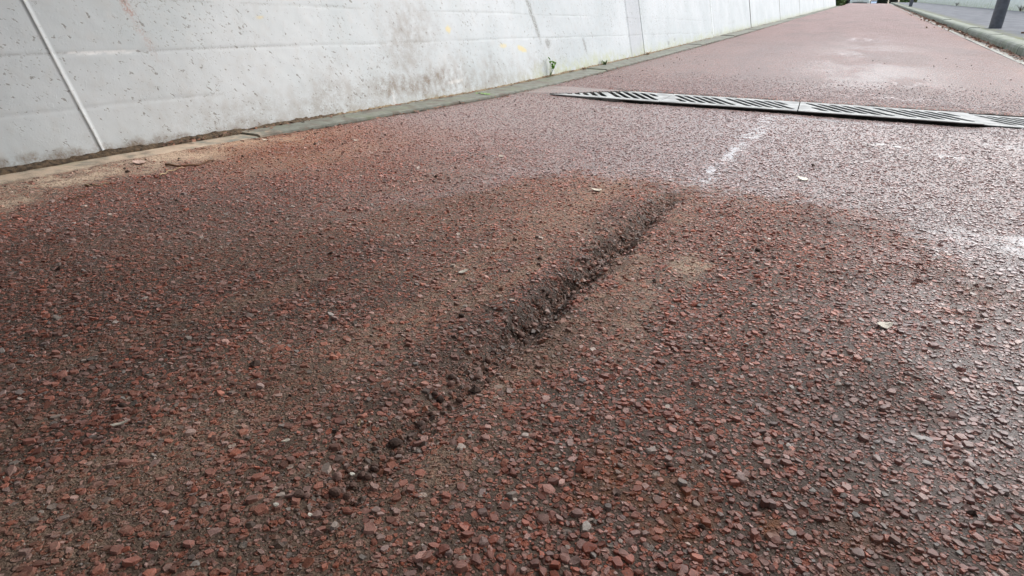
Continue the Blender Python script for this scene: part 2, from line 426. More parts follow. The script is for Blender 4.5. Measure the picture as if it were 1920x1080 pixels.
    # wet films, their sky glint put into a pale colour
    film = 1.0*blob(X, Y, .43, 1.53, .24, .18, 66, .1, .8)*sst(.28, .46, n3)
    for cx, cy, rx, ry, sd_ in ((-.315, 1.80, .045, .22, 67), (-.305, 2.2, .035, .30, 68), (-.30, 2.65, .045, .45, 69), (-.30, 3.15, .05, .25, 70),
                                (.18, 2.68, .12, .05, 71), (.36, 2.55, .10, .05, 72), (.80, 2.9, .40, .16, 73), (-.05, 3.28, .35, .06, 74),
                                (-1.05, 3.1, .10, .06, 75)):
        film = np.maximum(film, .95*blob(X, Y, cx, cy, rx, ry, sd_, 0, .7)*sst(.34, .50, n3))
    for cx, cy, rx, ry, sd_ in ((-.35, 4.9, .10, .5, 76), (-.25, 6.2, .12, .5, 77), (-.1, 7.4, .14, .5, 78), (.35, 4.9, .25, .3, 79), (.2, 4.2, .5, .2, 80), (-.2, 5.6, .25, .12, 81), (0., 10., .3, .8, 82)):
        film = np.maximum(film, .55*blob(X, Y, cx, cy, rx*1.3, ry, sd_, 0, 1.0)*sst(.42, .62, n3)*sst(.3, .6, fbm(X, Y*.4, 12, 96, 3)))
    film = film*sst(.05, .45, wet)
    rust = .9*blob(X, Y, *px(1438, 992)[:2], .012, .022, 91, 0, .8)
    rust = np.maximum(rust, .35*sst(.62, .75, n2)*sst(.25, .4, X+.6)*dry*sst(1.0, .5, Y))
    rust = np.maximum(rust, .42*sst(.75, .30, X - EDGEX(Y) + .3*(n1-.5))*sst(1.0, 1.4, Y)*sst(2.4, 1.8, Y))
    rust = np.maximum(rust, .5*sst(.30, .05, ROADR - X)*sst(.45, .6, fbm(X, Y, 1.2, 92, 3)+.15))
    far = sst(4.5, 14, Y)
    return dict(wet=wet, dust=np.clip(dust, 0, 1), sand=np.clip(sand, 0, 1), dark=np.clip(dark, 0, 1), film=film, rust=rust, far=far)

# ------------------------------------------------------------------ road
def graded(a, b, d0, growth, dmax):
    out = [a]; d = d0
    while out[-1] < b: out.append(out[-1]+d); d = min(d*growth, dmax)
    return np.array(out)
uu = np.concatenate([np.linspace(0, .45, 40, endpoint=False), np.linspace(.45, 1, 52)])   # not used for x, see below
xs = np.unique(np.concatenate([np.linspace(0, 1, 330)]))
def yrows():
    a = np.arange(-4.0, 0.0, .25); b = np.arange(0.0, 1.75, .0065); c = np.arange(1.75, 3.34, .011); d = np.arange(3.34, 3.98, .0085)
    return np.concatenate([a, b, c, d, graded(3.98, 63.0, .012, 1.018, .6)])
ys = yrows()
nx_, ny_ = len(xs), len(ys)
# x columns are denser around the crack
tcol = np.linspace(0, 1, nx_)
wts = 1/(1 + 2.6*np.exp(-((np.linspace(-1.8, 1.25, 600)+.34)/.16)**2) + .5*np.exp(-((np.linspace(-1.8, 1.25, 600)-.1)/.5)**2))
dens = 1/wts; cdf = np.concatenate([[0], np.cumsum(dens[:-1])]); cdf /= cdf[-1]
ucol = np.interp(tcol, cdf, np.linspace(0, 1, 600))
YY = np.repeat(ys[:, None], nx_, 1)
XL = EDGEX(YY) - .012
XX = XL + (ROADR - XL)*ucol[None, :]
ZZ = zroad(XX, YY)
me = np_mesh('road', np.stack([XX, YY, ZZ], -1).reshape(-1, 3), [grid_polys(ny_, nx_)], True)
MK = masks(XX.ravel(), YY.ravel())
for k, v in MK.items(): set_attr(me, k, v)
set_attr(me, 'damp', np.maximum(.08 + np.where(YY.ravel() < 3.7, .92, .26 + .5*np.exp(-((XX.ravel()-.15)/.38)**2)*sst(.35, .6, fbm(XX.ravel(), YY.ravel()*.4, 3, 94, 4)))*sst(13, 3.8, YY.ravel() + 2.5*(fbm(XX.ravel(), YY.ravel(), .9, 95, 3)-.5)), MK['film']))
set_attr(me, 'near', sst(3.4, 3.1, YY.ravel()))
road = link('road', me, [M_ROAD, M_SUMP])
tag(road, 'red chip-sealed cycle path sloping up to a crest', None, None, 'structure')
zl = zbase(ys)[:, None] - .05
fi = (ZZ < zl).reshape(ny_, nx_)
fm = (fi[:-1, :-1] | fi[1:, 1:] | fi[1:, :-1] | fi[:-1, 1:]).ravel().astype(np.int32)
me.polygons.foreach_set('material_index', fm)

# ------------------------------------------------------------------ stone chips bedded in the road
def pick_tint(n, X, Y):
    t = rng.random(n)
    st = STONE_STOPS
    P = np.array([s[0] for s in st]); C = np.array([s[1] for s in st])
    c = np.stack([np.interp(t, P, C[:, k]) for k in range(3)], 1)
    c = c*(.60 + .95*rng.random((n, 1))**1.3)
    g_ = c.mean(1, keepdims=True); return c + (g_*1.05 - c)*(.35*rng.random((n, 1))**2 + .20*sst(0, .5, X)[:, None])  # stones greyed towards the right, sky sheen put into their tint

def chips(X, Y, R, nseg, bury):
    n = len(X)
    ang = (np.arange(nseg)/nseg*2*np.pi)[None, :] + rng.normal(0, .22, (n, nseg)) + rng.random((n, 1))*6.28
    asp = .62 + .38*rng.random((n, 1)); rot = rng.random((n, 1))*np.pi
    rad = R[:, None]*(.78 + .42*rng.random((n, nseg)))
    ux = rad*np.cos(ang); uy = rad*np.sin(ang)*asp
    ox = ux*np.cos(rot) - uy*np.sin(rot); oy = ux*np.sin(rot) + uy*np.cos(rot)
    hgt = R*(.22 + .38*rng.random(n))
    tlt = .19 - .12*masks(X, Y)['wet'][:, None]
    tx, ty = rng.normal(0, 1, (n, 1))*tlt, rng.normal(0, 1, (n, 1))*tlt
    z0 = zroad(X, Y) - bury
    ins = .60 + .26*rng.random((n, nseg))
    bot = np.stack([X[:, None]+ox, Y[:, None]+oy, np.repeat((z0-.0015)[:, None], nseg, 1)], -1)
    top = np.stack([X[:, None]+ox*ins, Y[:, None]+oy*ins, z0[:, None] + hgt[:, None]*(.85+.25*rng.random((n, nseg))) + ox*ins*tx + oy*ins*ty], -1)
    cen = np.stack([X + R*.2*rng.normal(0, 1, n), Y + R*.2*rng.normal(0, 1, n), z0 + hgt*1.06], -1)[:, None, :]
    V = np.concatenate([bot, top, cen], 1)
    return V

def chip_polys(n, nseg):
    base = (np.arange(n)*(2*nseg+1))[:, None]
    quads, tris = [], []
    for k in range(nseg):
        k2 = (k+1) % nseg
        quads.append(base + np.array([[k, k2, nseg+k2, nseg+k]]))
        tris.append(base + np.array([[nseg+k, nseg+k2, 2*nseg]]))
    return [np.concatenate(quads), np.concatenate(tris)]

def in_view(X, Y, margin=1.22):
    P = np.stack([X, Y, np.zeros_like(X)], -1) - CAM
    d = P @ FWD; u = F_PX*(P @ RGT)/d; v = F_PX*(P @ UPV)/d
    return (d > .05) & (np.abs(u) < 960*margin) & (np.abs(v) < 540*margin)

SP = .0073
gx, gy = np.meshgrid(np.arange(-1.80, ROADR, SP), np.arange(.08, 5.0, SP))
gx = gx.ravel() + rng.uniform(-.46, .46, gx.size)*SP; gy = gy.ravel() + rng.uniform(-.46, .46, gy.size)*SP
R = np.clip(rng.lognormal(math.log(.0033), .40, gx.size), .0014, .0072)
_P = np.stack([gx, gy, 0*gx-CAM_H], -1); _d = _P @ FWD
_ex = np.maximum(np.abs(F_PX*(_P @ RGT)/np.maximum(_d, .05))/960, np.abs(F_PX*(_P @ UPV)/np.maximum(_d, .05))/540)
ok = (_d > .05) & (rng.random(gx.size) < sst(1.75, 1.12, _ex)) & (gx > EDGEX(gy)+.004) & (gx < ROADR-.004) & ((gy < dr_front(gx)-.008) | (gy > dr_front(gx)+DR_W+.035))
ok &= rng.random(gx.size) < .90 - .38*sst(1.7, 3.0, gy) - .45*sst(3.9, 5.0, gy)
gx, gy, R = gx[ok], gy[ok], R[ok]
mk = masks(gx, gy)
cdx = np.abs(gx - crack_c(gy)); ci = crack_i(gy)
keep = rng.random(gx.size) > np.clip(1.1*ci*np.exp(-(cdx/.03)**2) + .97*mk['sand'] + .10*mk['dust']*(mk['dust'] > .6), 0, .97)
keep &= rng.random(gx.size) > .30*sst(.5, .65, fbm(gx, gy, 14, 101, 3))*(1-mk['wet'])
gx, gy, R = gx[keep], gy[keep], R[keep]; mk = {k: v[keep] for k, v in mk.items()}
bury = R*((.16 + .36*mk['dust'] + .60*mk['sand'])*rng.random(gx.size) + .42*mk['film'])
depth = np.stack([gx, gy, 0*gx-CAM_H], -1) @ FWD
show = R/depth
inside = in_view(gx, gy, .985)
order = np.argsort(-(show*inside))
biggest = order[:300]
restm = np.ones(gx.size, bool); restm[biggest] = False
def add_chip_attrs(me, sel, nv, tint):
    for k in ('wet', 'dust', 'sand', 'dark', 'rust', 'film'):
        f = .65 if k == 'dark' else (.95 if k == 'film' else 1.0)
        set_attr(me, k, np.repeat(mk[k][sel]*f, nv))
    set_col(me, 'tint', np.repeat(tint, nv, 0))
for sel, nseg in ((np.where(restm & (depth < .95))[0], 6), (np.where(restm & (depth >= .95) & (depth < 1.3))[0], 5), (np.where(restm & (depth >= 1.3))[0], 4)):
    V = chips(gx[sel], gy[sel], R[sel], nseg, bury[sel])
    me = np_mesh('stone_chips', V.reshape(-1, 3), chip_polys(len(sel), nseg))
    add_chip_attrs(me, sel, 2*nseg+1, pick_tint(len(sel), gx[sel], gy[sel]))
    tag(link('stone_chips', me, M_CHIP, road), None, None, None, 'stuff')
tint = pick_tint(300, gx[biggest], gy[biggest])
V = chips(gx[biggest], gy[biggest], R[biggest], 7, bury[biggest])
cp = chip_polys(1, 7)
for i in range(300):
    c0 = V[i].mean(0)
    me = np_mesh('stone_chip', V[i]-c0, cp)
    add_chip_attrs(me, biggest[i:i+1], 15, tint[i:i+1])
    o = link('stone_chip', me, M_CHIP, road); o.location = c0

# the finest chippings of the binder, near the camera only
mx_ = rng.uniform(-1.6, 1.1, 400000); my_ = rng.uniform(.1, 1.7, 400000)
dm_ = np.stack([mx_, my_, 0*mx_-CAM_H], -1) @ FWD
okm = in_view(mx_, my_, 1.15) & (rng.random(400000) < np.clip(1.25 - dm_/1.5, 0, 1)*.55) & (mx_ > EDGEX(my_)+.01)
mx_, my_ = mx_[okm][:45000], my_[okm][:45000]
save = (gx, gy, R, mk)
mk = masks(mx_, my_); Rm = rng.uniform(.0009, .0024, len(mx_))
V = chips(mx_, my_, Rm, 4, Rm*.1)
me = np_mesh('fine_chippings', V.reshape(-1, 3), chip_polys(len(mx_), 4))
add_chip_attrs(me, np.arange(len(mx_)), 9, pick_tint(len(mx_), mx_, my_)*.9)
tag(link('fine_chippings', me, M_CHIP, road), None, None, None, 'stuff')
gx, gy, R, mk = save
# fine sand grains between the chips
n = 26000
sx_ = rng.uniform(-1.2, .9, n*6); sy_ = rng.uniform(.1, 1.5, n*6)
mg = masks(sx_, sy_)
dg = np.stack([sx_, sy_, 0*sx_-CAM_H], -1) @ FWD
pr = (.12 + .9*mg['dust'] + .5*mg['sand'])*(1-.8*mg['wet'])*np.clip(.6/np.maximum(dg, .2), 0, 1.3)**1.5*.5
s_ok = in_view(sx_, sy_, 1.1) & (rng.random(n*6) < pr)
sx_, sy_ = sx_[s_ok][:n], sy_[s_ok][:n]
n = len(sx_)
gr = rng.uniform(.0004, .0011, n)
gz = zroad(sx_, sy_) + gr*.6
tv = np.array([[1, 0, -.5], [-.5, .87, -.5], [-.5, -.87, -.5], [0, 0, 1.]])
a = rng.random(n)*6.28; ca, sa = np.cos(a)[:, None], np.sin(a)[:, None]
V = np.stack([sx_[:, None] + gr[:, None]*(tv[None, :, 0]*ca - tv[None, :, 1]*sa), sy_[:, None] + gr[:, None]*(tv[None, :, 0]*sa + tv[None, :, 1]*ca), gz[:, None] + gr[:, None]*tv[None, :, 2]], -1)
b4 = (np.arange(n)*4)[:, None]
me = np_mesh('sand_grains', V.reshape(-1, 3), [np.concatenate([b4 + np.array([q]) for q in ((0, 1, 3), (1, 2, 3), (2, 0, 3))])])
gc = np.where(rng.random((n, 1)) < .22, np.array([[.55, .50, .43]]), np.array([[.24, .15, .10]]))*(.6 + .8*rng.random((n, 1)))
set_col(me, 'tint', np.repeat(gc, 4, 0))
for k in ('wet', 'dust', 'sand', 'dark', 'rust', 'film'): set_attr(me, k, np.zeros(n*4))
tag(link('sand_grains', me, M_CHIP, road), None, None, None, 'stuff')

# ------------------------------------------------------------------ loose stones and crumbs in the crack
def stone_mesh(r, seed, flat=.75, sub=2):
    bm = bmesh.new(); bmesh.ops.create_icosphere(bm, subdivisions=sub, radius=1)
    rr = random.Random(seed); ax = (1, .75+.25*rr.random(), flat*(.8+.3*rr.random()))
    planes = [(Vector((rr.gauss(0, 1), rr.gauss(0, 1), rr.gauss(0, 1))).normalized(), .68+.25*rr.random()) for _ in range(9)]
    for v in bm.verts:
        for nrm, d in planes:
            e = v.co.dot(nrm) - d
            if e > 0: v.co -= nrm*e*.85
        v.co = Vector((v.co.x*ax[0]*r, v.co.y*ax[1]*r, v.co.z*ax[2]*r))
    me = bpy.data.meshes.new('loose_stone'); bm.to_mesh(me); bm.free(); return me

def zr1(x, y): return float(zroad(np.array([x]), np.array([y]))[0])
protos = []
for i in range(10):
    me = stone_mesh(1.0, 100+i); me.materials.append(M_PEB if i % 4 else M_PEBL); protos.append(me)
named_stones = [  # pixel x, y, width in pixels, material, label
    (825, 741, 19, M_EARTH, 'dark rounded clod at the near end of the earth-filled crack'),
    (740, 822, 24, M_EARTH, 'largest dark brown clod, lying nearest the camera in the crack'),
    (1003, 586, 15, M_PEBL, 'left pink-grey pebble of the pair in the middle of the crack'),
    (1020, 579, 14, M_PEBL, 'right pink-grey pebble of the pair in the middle of the crack'),
    (865, 593, 13, M_EARTH, 'small black clod alone on the dusty road left of the crack'),
    (915, 662, 17, M_PEB, 'brown angular stone standing at the left lip of the crack'),
    (230, 764, 16, M_EARTH, 'dark clod alone on the dark road at far lower left'),
    (1420, 474, 11, M_EARTH, 'small black crumb on the road right of the pale sandy patch'),
    (1255, 880, 14, M_PEB, 'dark stone standing alone on the chips at lower right of centre'),
    (617, 942, 18, M_PEB, 'brown stone beside the faint lower end of the crack'),
    (560, 930, 22, M_PEB, 'mauve brown angular stone near the bottom left of the crack'),
]
for x, y, w, mt, lab in named_stones:
    p = px(x, y); d = float((p-CAM) @ FWD); r = w/F_PX*d/2
    me = stone_mesh(r, int(x)); o = link('loose_stone', me, mt)
    o.location = (p[0], p[1], zr1(p[0], p[1]) + r*.45); o.rotation_euler = (0, 0, random.random()*6)
    tag(o, lab, 'stone', 'loose stones and clods on the road')
k = 0
while k < 120:
    y = .30 + 1.2*random.random()**1.3; x = float(crack_c(np.array([y]))[0]) + random.gauss(0, .011 + .004*random.random())
    if random.random() > float(crack_i(np.array([y]))[0])*1.4: continue
    r = min(.0078, random.lognormvariate(math.log(.0040), .33))
    o = bpy.data.objects.new('loose_stone', protos[random.randrange(10)]); COL.objects.link(o)
    o.scale = (r, r, r); o.location = (x, y, zr1(x, y) + r*.22); o.rotation_euler = (random.gauss(0, .4), random.gauss(0, .4), random.random()*6)
    sec = 'far narrow end' if y > 1.1 else ('middle' if y > .6 else 'faint near end')
    hue = 'pinkish' if o.data.materials[0] == M_PEBL else 'brown'
    tag(o, f'small {hue} stone among the dark rubble in the {sec} of the crack', 'stone', f'{hue} stones in the {sec} of the crack')
    k += 1
# crumbs: too many to count
def crumbs(name, X, Y, R, mat, parent=None, flat=.8, lift=.3):
    n = len(X)
    th = np.arange(5)/5*2*np.pi
    a = rng.random((n, 1))*6.28
    V = np.zeros((n, 7, 3))
    rad = R[:, None]*(.7+.6*rng.random((n, 5)))
    z = zroad(X, Y) + R*lift
    V[:, :5, 0] = X[:, None] + rad*np.cos(th+a); V[:, :5, 1] = Y[:, None] + rad*np.sin(th+a); V[:, :5, 2] = z[:, None] + R[:, None]*.4*rng.normal(0, .5, (n, 5))
    V[:, 5] = np.stack([X + R*.3*rng.normal(0, 1, n), Y + R*.3*rng.normal(0, 1, n), z + R*flat], -1)
    V[:, 6] = np.stack([X, Y, z - R*.9], -1)
    b = (np.arange(n)*7)[:, None]; T = []
    for k_ in range(5):
        T += [b + np.array([[k_, (k_+1) % 5, 5]]), b + np.array([[(k_+1) % 5, k_, 6]])]
    me = np_mesh(name, V.reshape(-1, 3), [np.concatenate(T)])
    return link(name, me, mat, parent)
n = 3600
cy = .22 + 1.3*rng.random(n*3); cx = crack_c(cy) + rng.normal(0, .0125, n*3)*(1+1.8*(rng.random(n*3) < .18))
okc = rng.random(n*3) < crack_i(cy)**1.5*1.2
cx, cy = cx[okc][:n], cy[okc][:n]
R_ = np.clip(rng.lognormal(math.log(.0022), .5, len(cx)), .0007, .006)
def tinted(o, base, n, nv):
    me = o.data; c = np.array(base)[rng.integers(0, len(base), n)]*(.6 + .8*rng.random((n, 1)))
    set_col(me, 'tint', np.repeat(c, nv, 0)); d = rng.random(n)*.22
    for k_ in ('wet', 'sand', 'dark', 'rust', 'film'): set_attr(me, k_, np.zeros(n*nv))
    set_attr(me, 'dust', np.repeat(d, nv)); return o
half = rng.random(len(cx)) < .55
tag(tinted(crumbs('earth_crumbs', cx[half], cy[half], R_[half], M_CHIP, None, .65, .05), [(.095, .060, .042), (.15, .088, .062), (.07, .042, .031)], int(half.sum()), 7), 'dark earth crumbs filling the long crack in the road', 'earth', None, 'stuff')
tag(tinted(crumbs('grit', cx[~half], cy[~half], R_[~half], M_CHIP, None, .65, .05), [(.26, .135, .09), (.20, .115, .085), (.33, .21, .17), (.30, .11, .06)], int((~half).sum()), 7), 'brown and reddish grit scattered along the long crack', 'grit', None, 'stuff')
# scattered black crumbs over the whole road and the sandy margin
n = 1500
cx = rng.uniform(-1.78, 1.2, n); cy = .3 + 7*rng.random(n)**1.6
w_ = (cy < dr_front(cx)-.02) | (cy > dr_front(cx)+DR_W+.03)
w_ &= (rng.random(n) < .25) | (cx < EDGEX(cy)+.35)
cx, cy = cx[w_], cy[w_]
tag(crumbs('road_crumbs', cx, cy, np.clip(rng.lognormal(math.log(.0030), .4, len(cx)), .001, .007), M_EARTH), 'tiny black crumbs of soil scattered over the red path', 'crumbs', None, 'stuff')

# ------------------------------------------------------------------ flakes, leaves, twigs lying on the road
def flake(name, x, y, w, h, mat, label, cat, rot=0.0, curl=.25):
    p = px(x, y); d = float((p-CAM) @ FWD); r = w/F_PX*d/2
    bm = bmesh.new(); rr = random.Random(int(x*3+y)); nseg = 11
    ring = [(r*(.75+.4*rr.random())*math.cos(6.283*k/nseg), r*h*(.75+.4*rr.random())*math.sin(6.283*k/nseg)) for k in range(nseg)]
    def zz(a, b): return curl*(a*a - .5*b*b)/max(r, 1e-6)*.6 + .1*r*rr.random()
    top = [bm.verts.new((a, b, zz(a, b)+.0007)) for a, b in ring]; c = bm.verts.new((0, 0, .001))
    for k_ in range(nseg): bm.faces.new((top[k_], top[(k_+1) % nseg], c))
    ret = bmesh.ops.extrude_face_region(bm, geom=bm.faces[:])
    for v in ret['geom']:
        if isinstance(v, bmesh.types.BMVert): v.co.z -= .0009
    o = bm_obj(name, bm, mat); o.location = (p[0], p[1], zr1(p[0], p[1]) + .0035); o.rotation_euler = (rr.gauss(0, .1), rr.gauss(0, .1), math.radians(-YAW)*0 + rot)
    tag(o, label, cat); return o
flake('leaf_scrap', 1655, 619, 29, .75, M_WHITE, 'ragged cream-white leaf scrap lying on the pebbly road at right', 'leaf scrap', .6)
flake('pale_flake', 1118, 359, 21, .9, M_PALE, 'pale flat flake on the dry road just left of the crack top', 'flake', .5)
flake('pale_flake', 868, 514, 20, .45, M_WHITE, 'thin whitish flake on the dusty road left of the crack', 'flake', .9)
flake('leaf_scrap', 226, 799, 30, .35, M_PALE, 'grey-white torn leaf on the dark road at lower left', 'leaf scrap', .8)
flake('leaf_scrap', 1505, 337, 22, .8, M_WHITE, 'small white scrap on the wet road beyond the crack', 'leaf scrap', 0)
flake('paper_scrap', 263, 312, 24, .8, M_PINK, 'pinkish paper scrap on the sand below the wall', 'paper scrap', .3)
flake('pale_flake', 498, 268, 12, .6, M_PALE, 'tiny pale flake on the reddish margin of the road', 'flake', .3)
flake('pale_flake', 668, 267, 12, .6, M_WHITE, 'tiny white flake on the wet road near the edging', 'flake', .2)
flake('pale_flake', 940, 296, 11, .7, M_PALE, 'tiny pale flake on the wet road between the drain and the crack', 'flake', .2)
flake('leaf_scrap', 537, 832, 17, .5, M_PALE, 'translucent skeleton leaf beside the lower end of the crack', 'leaf scrap', 1.2)
for x, y, lab in ((519, 953, 'white speck of shell low at left of the crack'), (581, 963, 'round white speck of shell right beside the faint crack end'),
                  (660, 884, 'white crumb of shell under the last dark clod')):
    flake('shell_speck', x, y, 10, .9, M_WHITE, lab, 'shell speck', .2)

def twig(pix, w0, w1, mat, label, lift=.004, side=False):
    pts = [px(*q) for q in pix]
    # resample as a smooth curve
    P = np.array(pts); t = np.linspace(0, 1, len(P)); tt = np.linspace(0, 1, 14)
    P = np.stack([np.interp(tt, t, P[:, k_]) for k_ in range(3)], 1)
    for _ in range(2): P[1:-1] = (P[:-2] + 2*P[1:-1] + P[2:])/4
    bm = bmesh.new()
    base = P[0].copy(); base[2] = zr1(*P[0][:2])
    pl = [(q[0]-base[0], q[1]-base[1], zr1(q[0], q[1]) - base[2] + lift + .002*math.sin(i*1.3)) for i, q in enumerate(P)]
    tube_bm(bm, pl, [w0 + (w1-w0)*i/13 for i in range(14)], 6)
    o = bm_obj('twig', bm, mat, None, True); o.location = base; tag(o, label, 'twig'); return o
twig([(312, 313), (335, 316), (360, 314), (385, 309), (402, 302)], .0035, .002, M_BARK, 'dark curved twig lying on the sand by the wall')
twig([(300, 333), (318, 325), (346, 318)], .0025, .0012, M_STRAW, 'tan straw stalk lying just below the dark curved twig')
twig([(160, 350), (180, 351), (205, 346)], .0022, .001, M_STRAW, 'pale straw stalk on the sand left of the twigs')
twig([(128, 376), (150, 371), (172, 366)], .0018, .001, M_BARK, 'thin brown twig on the sand at far left')
twig([(537, 240), (542, 236), (546, 234)], .003, .002, M_STRAW, 'short tan stick on the edging under the wall', .02)
twig([(672, 806), (674, 800), (676, 794)], .0014, .0008, M_STRAW, 'tiny upright straw splinter beside the crack', .004)

# ------------------------------------------------------------------ drain
def grate_mesh(L, W, T=.004):
    bm = bmesh.new(); edges = []
    def loop(pts):
        vv = [bm.verts.new((a, b, 0)) for a, b in pts]
        for k_ in range(len(vv)): edges.append(bm.edges.new((vv[k_], vv[(k_+1) % len(vv)])))
    c = .006
    loop([(c, 0), (L-c, 0), (L, c), (L, W-c), (L-c, W), (c, W), (0, W-c), (0, c)])
    pitch = L/13.4; sw = pitch*.66; slant = -.135/.25; v0, v1 = W*.15, W*.85
    x0 = L*.5
    for gi, sgn in ((0, -1), (1, 1)):
        for k_ in range(6):
            uc = x0 + sgn*(pitch*.78 + pitch*k_)
            a, b = v0, v1
            if gi == 0 and k_ == 5: a, b = v0, v0 + (v1-v0)*.42
            if gi == 1 and k_ == 5: a, b = v0 + (v1-v0)*.58, v1
            f = lambda v: uc + slant*(v - W/2)
            e = sw*.35
            loop([(f(a)-sw/2+e, a), (f(a)+sw/2-e, a), (f(a+e)+sw/2, a+e), (f(b-e)+sw/2, b-e), (f(b)+sw/2-e, b), (f(b)-sw/2+e, b), (f(b-e)-sw/2, b-e), (f(a+e)-sw/2, a+e)])
    for cx_, cv in ((x0-.02, W*.085), (x0+.02, W*.915)):
        loop([(cx_-.03, cv-.004), (cx_+.03, cv-.004), (cx_+.03, cv+.004), (cx_-.03, cv+.004)])
    bmesh.ops.triangle_fill(bm, use_beauty=True, use_dissolve=False, edges=edges)
    for f in bm.faces:
        if f.normal.z < 0: f.normal_flip()
    ret = bmesh.ops.extrude_face_region(bm, geom=bm.faces[:])
    for v in ret['geom']:
        if isinstance(v, bmesh.types.BMVert): v.co.z -= T
    me = bpy.data.meshes.new('drain_grate'); bmesh.ops.recalc_face_normals(bm, faces=bm.faces[:]); bm.to_mesh(me); bm.free(); return me
joints = [-1.585, -.885, -.204, .564, 1.245]
glab = ['leftmost drain grate, its left end buried under red asphalt', 'second drain grate from the wall, fully bare with clean slots',
        'third drain grate from the wall, its front lip standing proud', 'rightmost drain grate, sunk level with the path and cut by the frame edge']
for i in range(4):
    a, b = joints[i], joints[i+1]
    me = grate_mesh(b-a-.004, DR_W-.004)
    o = link('drain_grate', me, M_GRATE)
    o.location = (a+.002, float(dr_front(a)) + (.014 if i == 3 else 0), GR_TOP - (.004 if i == 3 else 0) + .002*(i == 2))
    o.rotation_euler = (SLOPE*.25, (.0015, -.002, .002, 0)[i], math.atan(DR_S))
    tag(o, glab[i], 'drain grate', 'drain grates across the path')

# ------------------------------------------------------------------ wall on the left
BAT = .25
WTOP = 2.45
M_WALL = None
def mat_wall(name, grey=False):
    m, nt, bs = mat_new(name); g = G(nt); p = g.pos()
    grime, algae, rust, yel, scr, white = (g.attr(a) for a in ('grime', 'algae', 'rust', 'yellow', 'scrape', 'white'))
    big = g.noise(p, 2.2, 4, .6); mid = g.noise(p, 22, 5, .6); fine = g.noise(p, 160, 4, .6)
    base = g.mix(g.ramp(big, .3, .7), (.51, .558, .568), (.60, .638, .65)) if not grey else g.mix(g.ramp(big, .3, .7), (.46, .49, .51), (.53, .56, .58))
    base = g.mix(g.math('MULTIPLY', g.ramp(mid, .45, .75), .35), base, (.55, .55, .53))
    base = g.mix(g.math('MULTIPLY', white, g.ramp(fine, .25, .5)), base, (.82, .83, .82))
    # diagonal scuffs: flecks of missing paint
    mp = g.mapping(p, (1, 1, 1), (math.radians(38), 0, 0))
    fl = g.noise(g.mapping(mp, (42, 42, 80)), 1.0, 3, .6)
    dens = g.noise(p, 3.1, 3, .6)
    fthr = g.math('SUBTRACT', fl, g.math('MULTIPLY', g.math('SUBTRACT', dens, .5), -.16))
    fleck = g.ramp(fthr, .638, .69)
    fl2 = g.noise(g.mapping(mp, (100, 80, 190)), 1.0, 2, .5)
    fleck2 = g.ramp(g.math('ADD', fl2, g.math('MULTIPLY', g.math('SUBTRACT', dens, .5), .25)), .675, .72)
    flk = g.math('MAXIMUM', fleck, g.math('MULTIPLY', fleck2, .8), clamp=True)
    base = g.mix(g.math('MULTIPLY', flk, .75), base, (.20, .19, .165))
    wv = g.N.new('ShaderNodeVectorMath'); wv.operation = 'MULTIPLY_ADD'; g.put(g.noise(p, 9, 4, .6, out=1), wv.inputs[0]); wv.inputs[1].default_value = (.3, .3, .3); g.put(p, wv.inputs[2])
    cr = g.voro(g.mapping(wv.outputs[0], (1, 1, 2.2)), 4.5, 'DISTANCE_TO_EDGE')
    crk = g.math('MULTIPLY', g.ramp(cr.outputs['Distance'], .010, .002), g.ramp(g.noise(p, 5, 3), .55, .66))
    base = g.mix(g.math('MULTIPLY', crk, .55), base, (.30, .27, .24))
    gb = g.math('MULTIPLY', grime, g.ramp(g.math('ADD', g.math('MULTIPLY', mid, .6), g.math('MULTIPLY', fine, .4)), .30, .66), clamp=True)
    base = g.mix(gb, base, g.mix(fine, (.10, .072, .045), (.30, .23, .165)))
    base = g.mix(g.math('MULTIPLY', algae, g.ramp(mid, .30, .7)), base, (.48, .52, .30))
    base = g.mix(g.math('MULTIPLY', rust, g.ramp(fine, .38, .58)), base, (.42, .20, .14))
    base = g.mix(g.math('MULTIPLY', yel, .9), base, (.72, .62, .33))
    base = g.mix(g.math('MULTIPLY', scr, g.ramp(fine, .36, .58)), base, (.22, .22, .20))
    g.put(base, bs.inputs['Base Color']); bs.inputs['Roughness'].default_value = .62
    h = g.math('ADD', g.math('MULTIPLY', mid, 1.2), g.math('MULTIPLY', fine, .35))
    h = g.math('SUBTRACT', h, g.math('MULTIPLY', flk, .9)); h = g.math('SUBTRACT', h, crk)
    lump = g.noise(g.mapping(mp, (1, 1, 1.3)), 42, 4, .6)
    h = g.math('ADD', h, g.math('MULTIPLY', g.ramp(lump, .60, .66), .30))
    g.put(g.bump(h, .34, .0016), bs.inputs['Normal'])
    return m
M_WALL = mat_wall('white_wall_paint'); M_WALLG = mat_wall('grey_wall_paint', True)
M_SEAL = simple_mat('white_joint_seal', (.70, .725, .725), .6, 0, .10, 60)
M_GAP = simple_mat('joint_gap', (.18, .17, .15), .9, 0, .4, 40)

def wblob(Y, z, cy_, cz, ry, rz, seed, tilt=0.0, edge=.6):
    yy = (Y-cy_ - tilt*(z-cz))/ry; zz_ = (z-cz)/rz
    d = np.sqrt(yy*yy+zz_*zz_) + .9*(fbm(Y, z, 1.2/min(ry, rz), seed, 3)-.5)
    return sst(1, 1-edge, d)

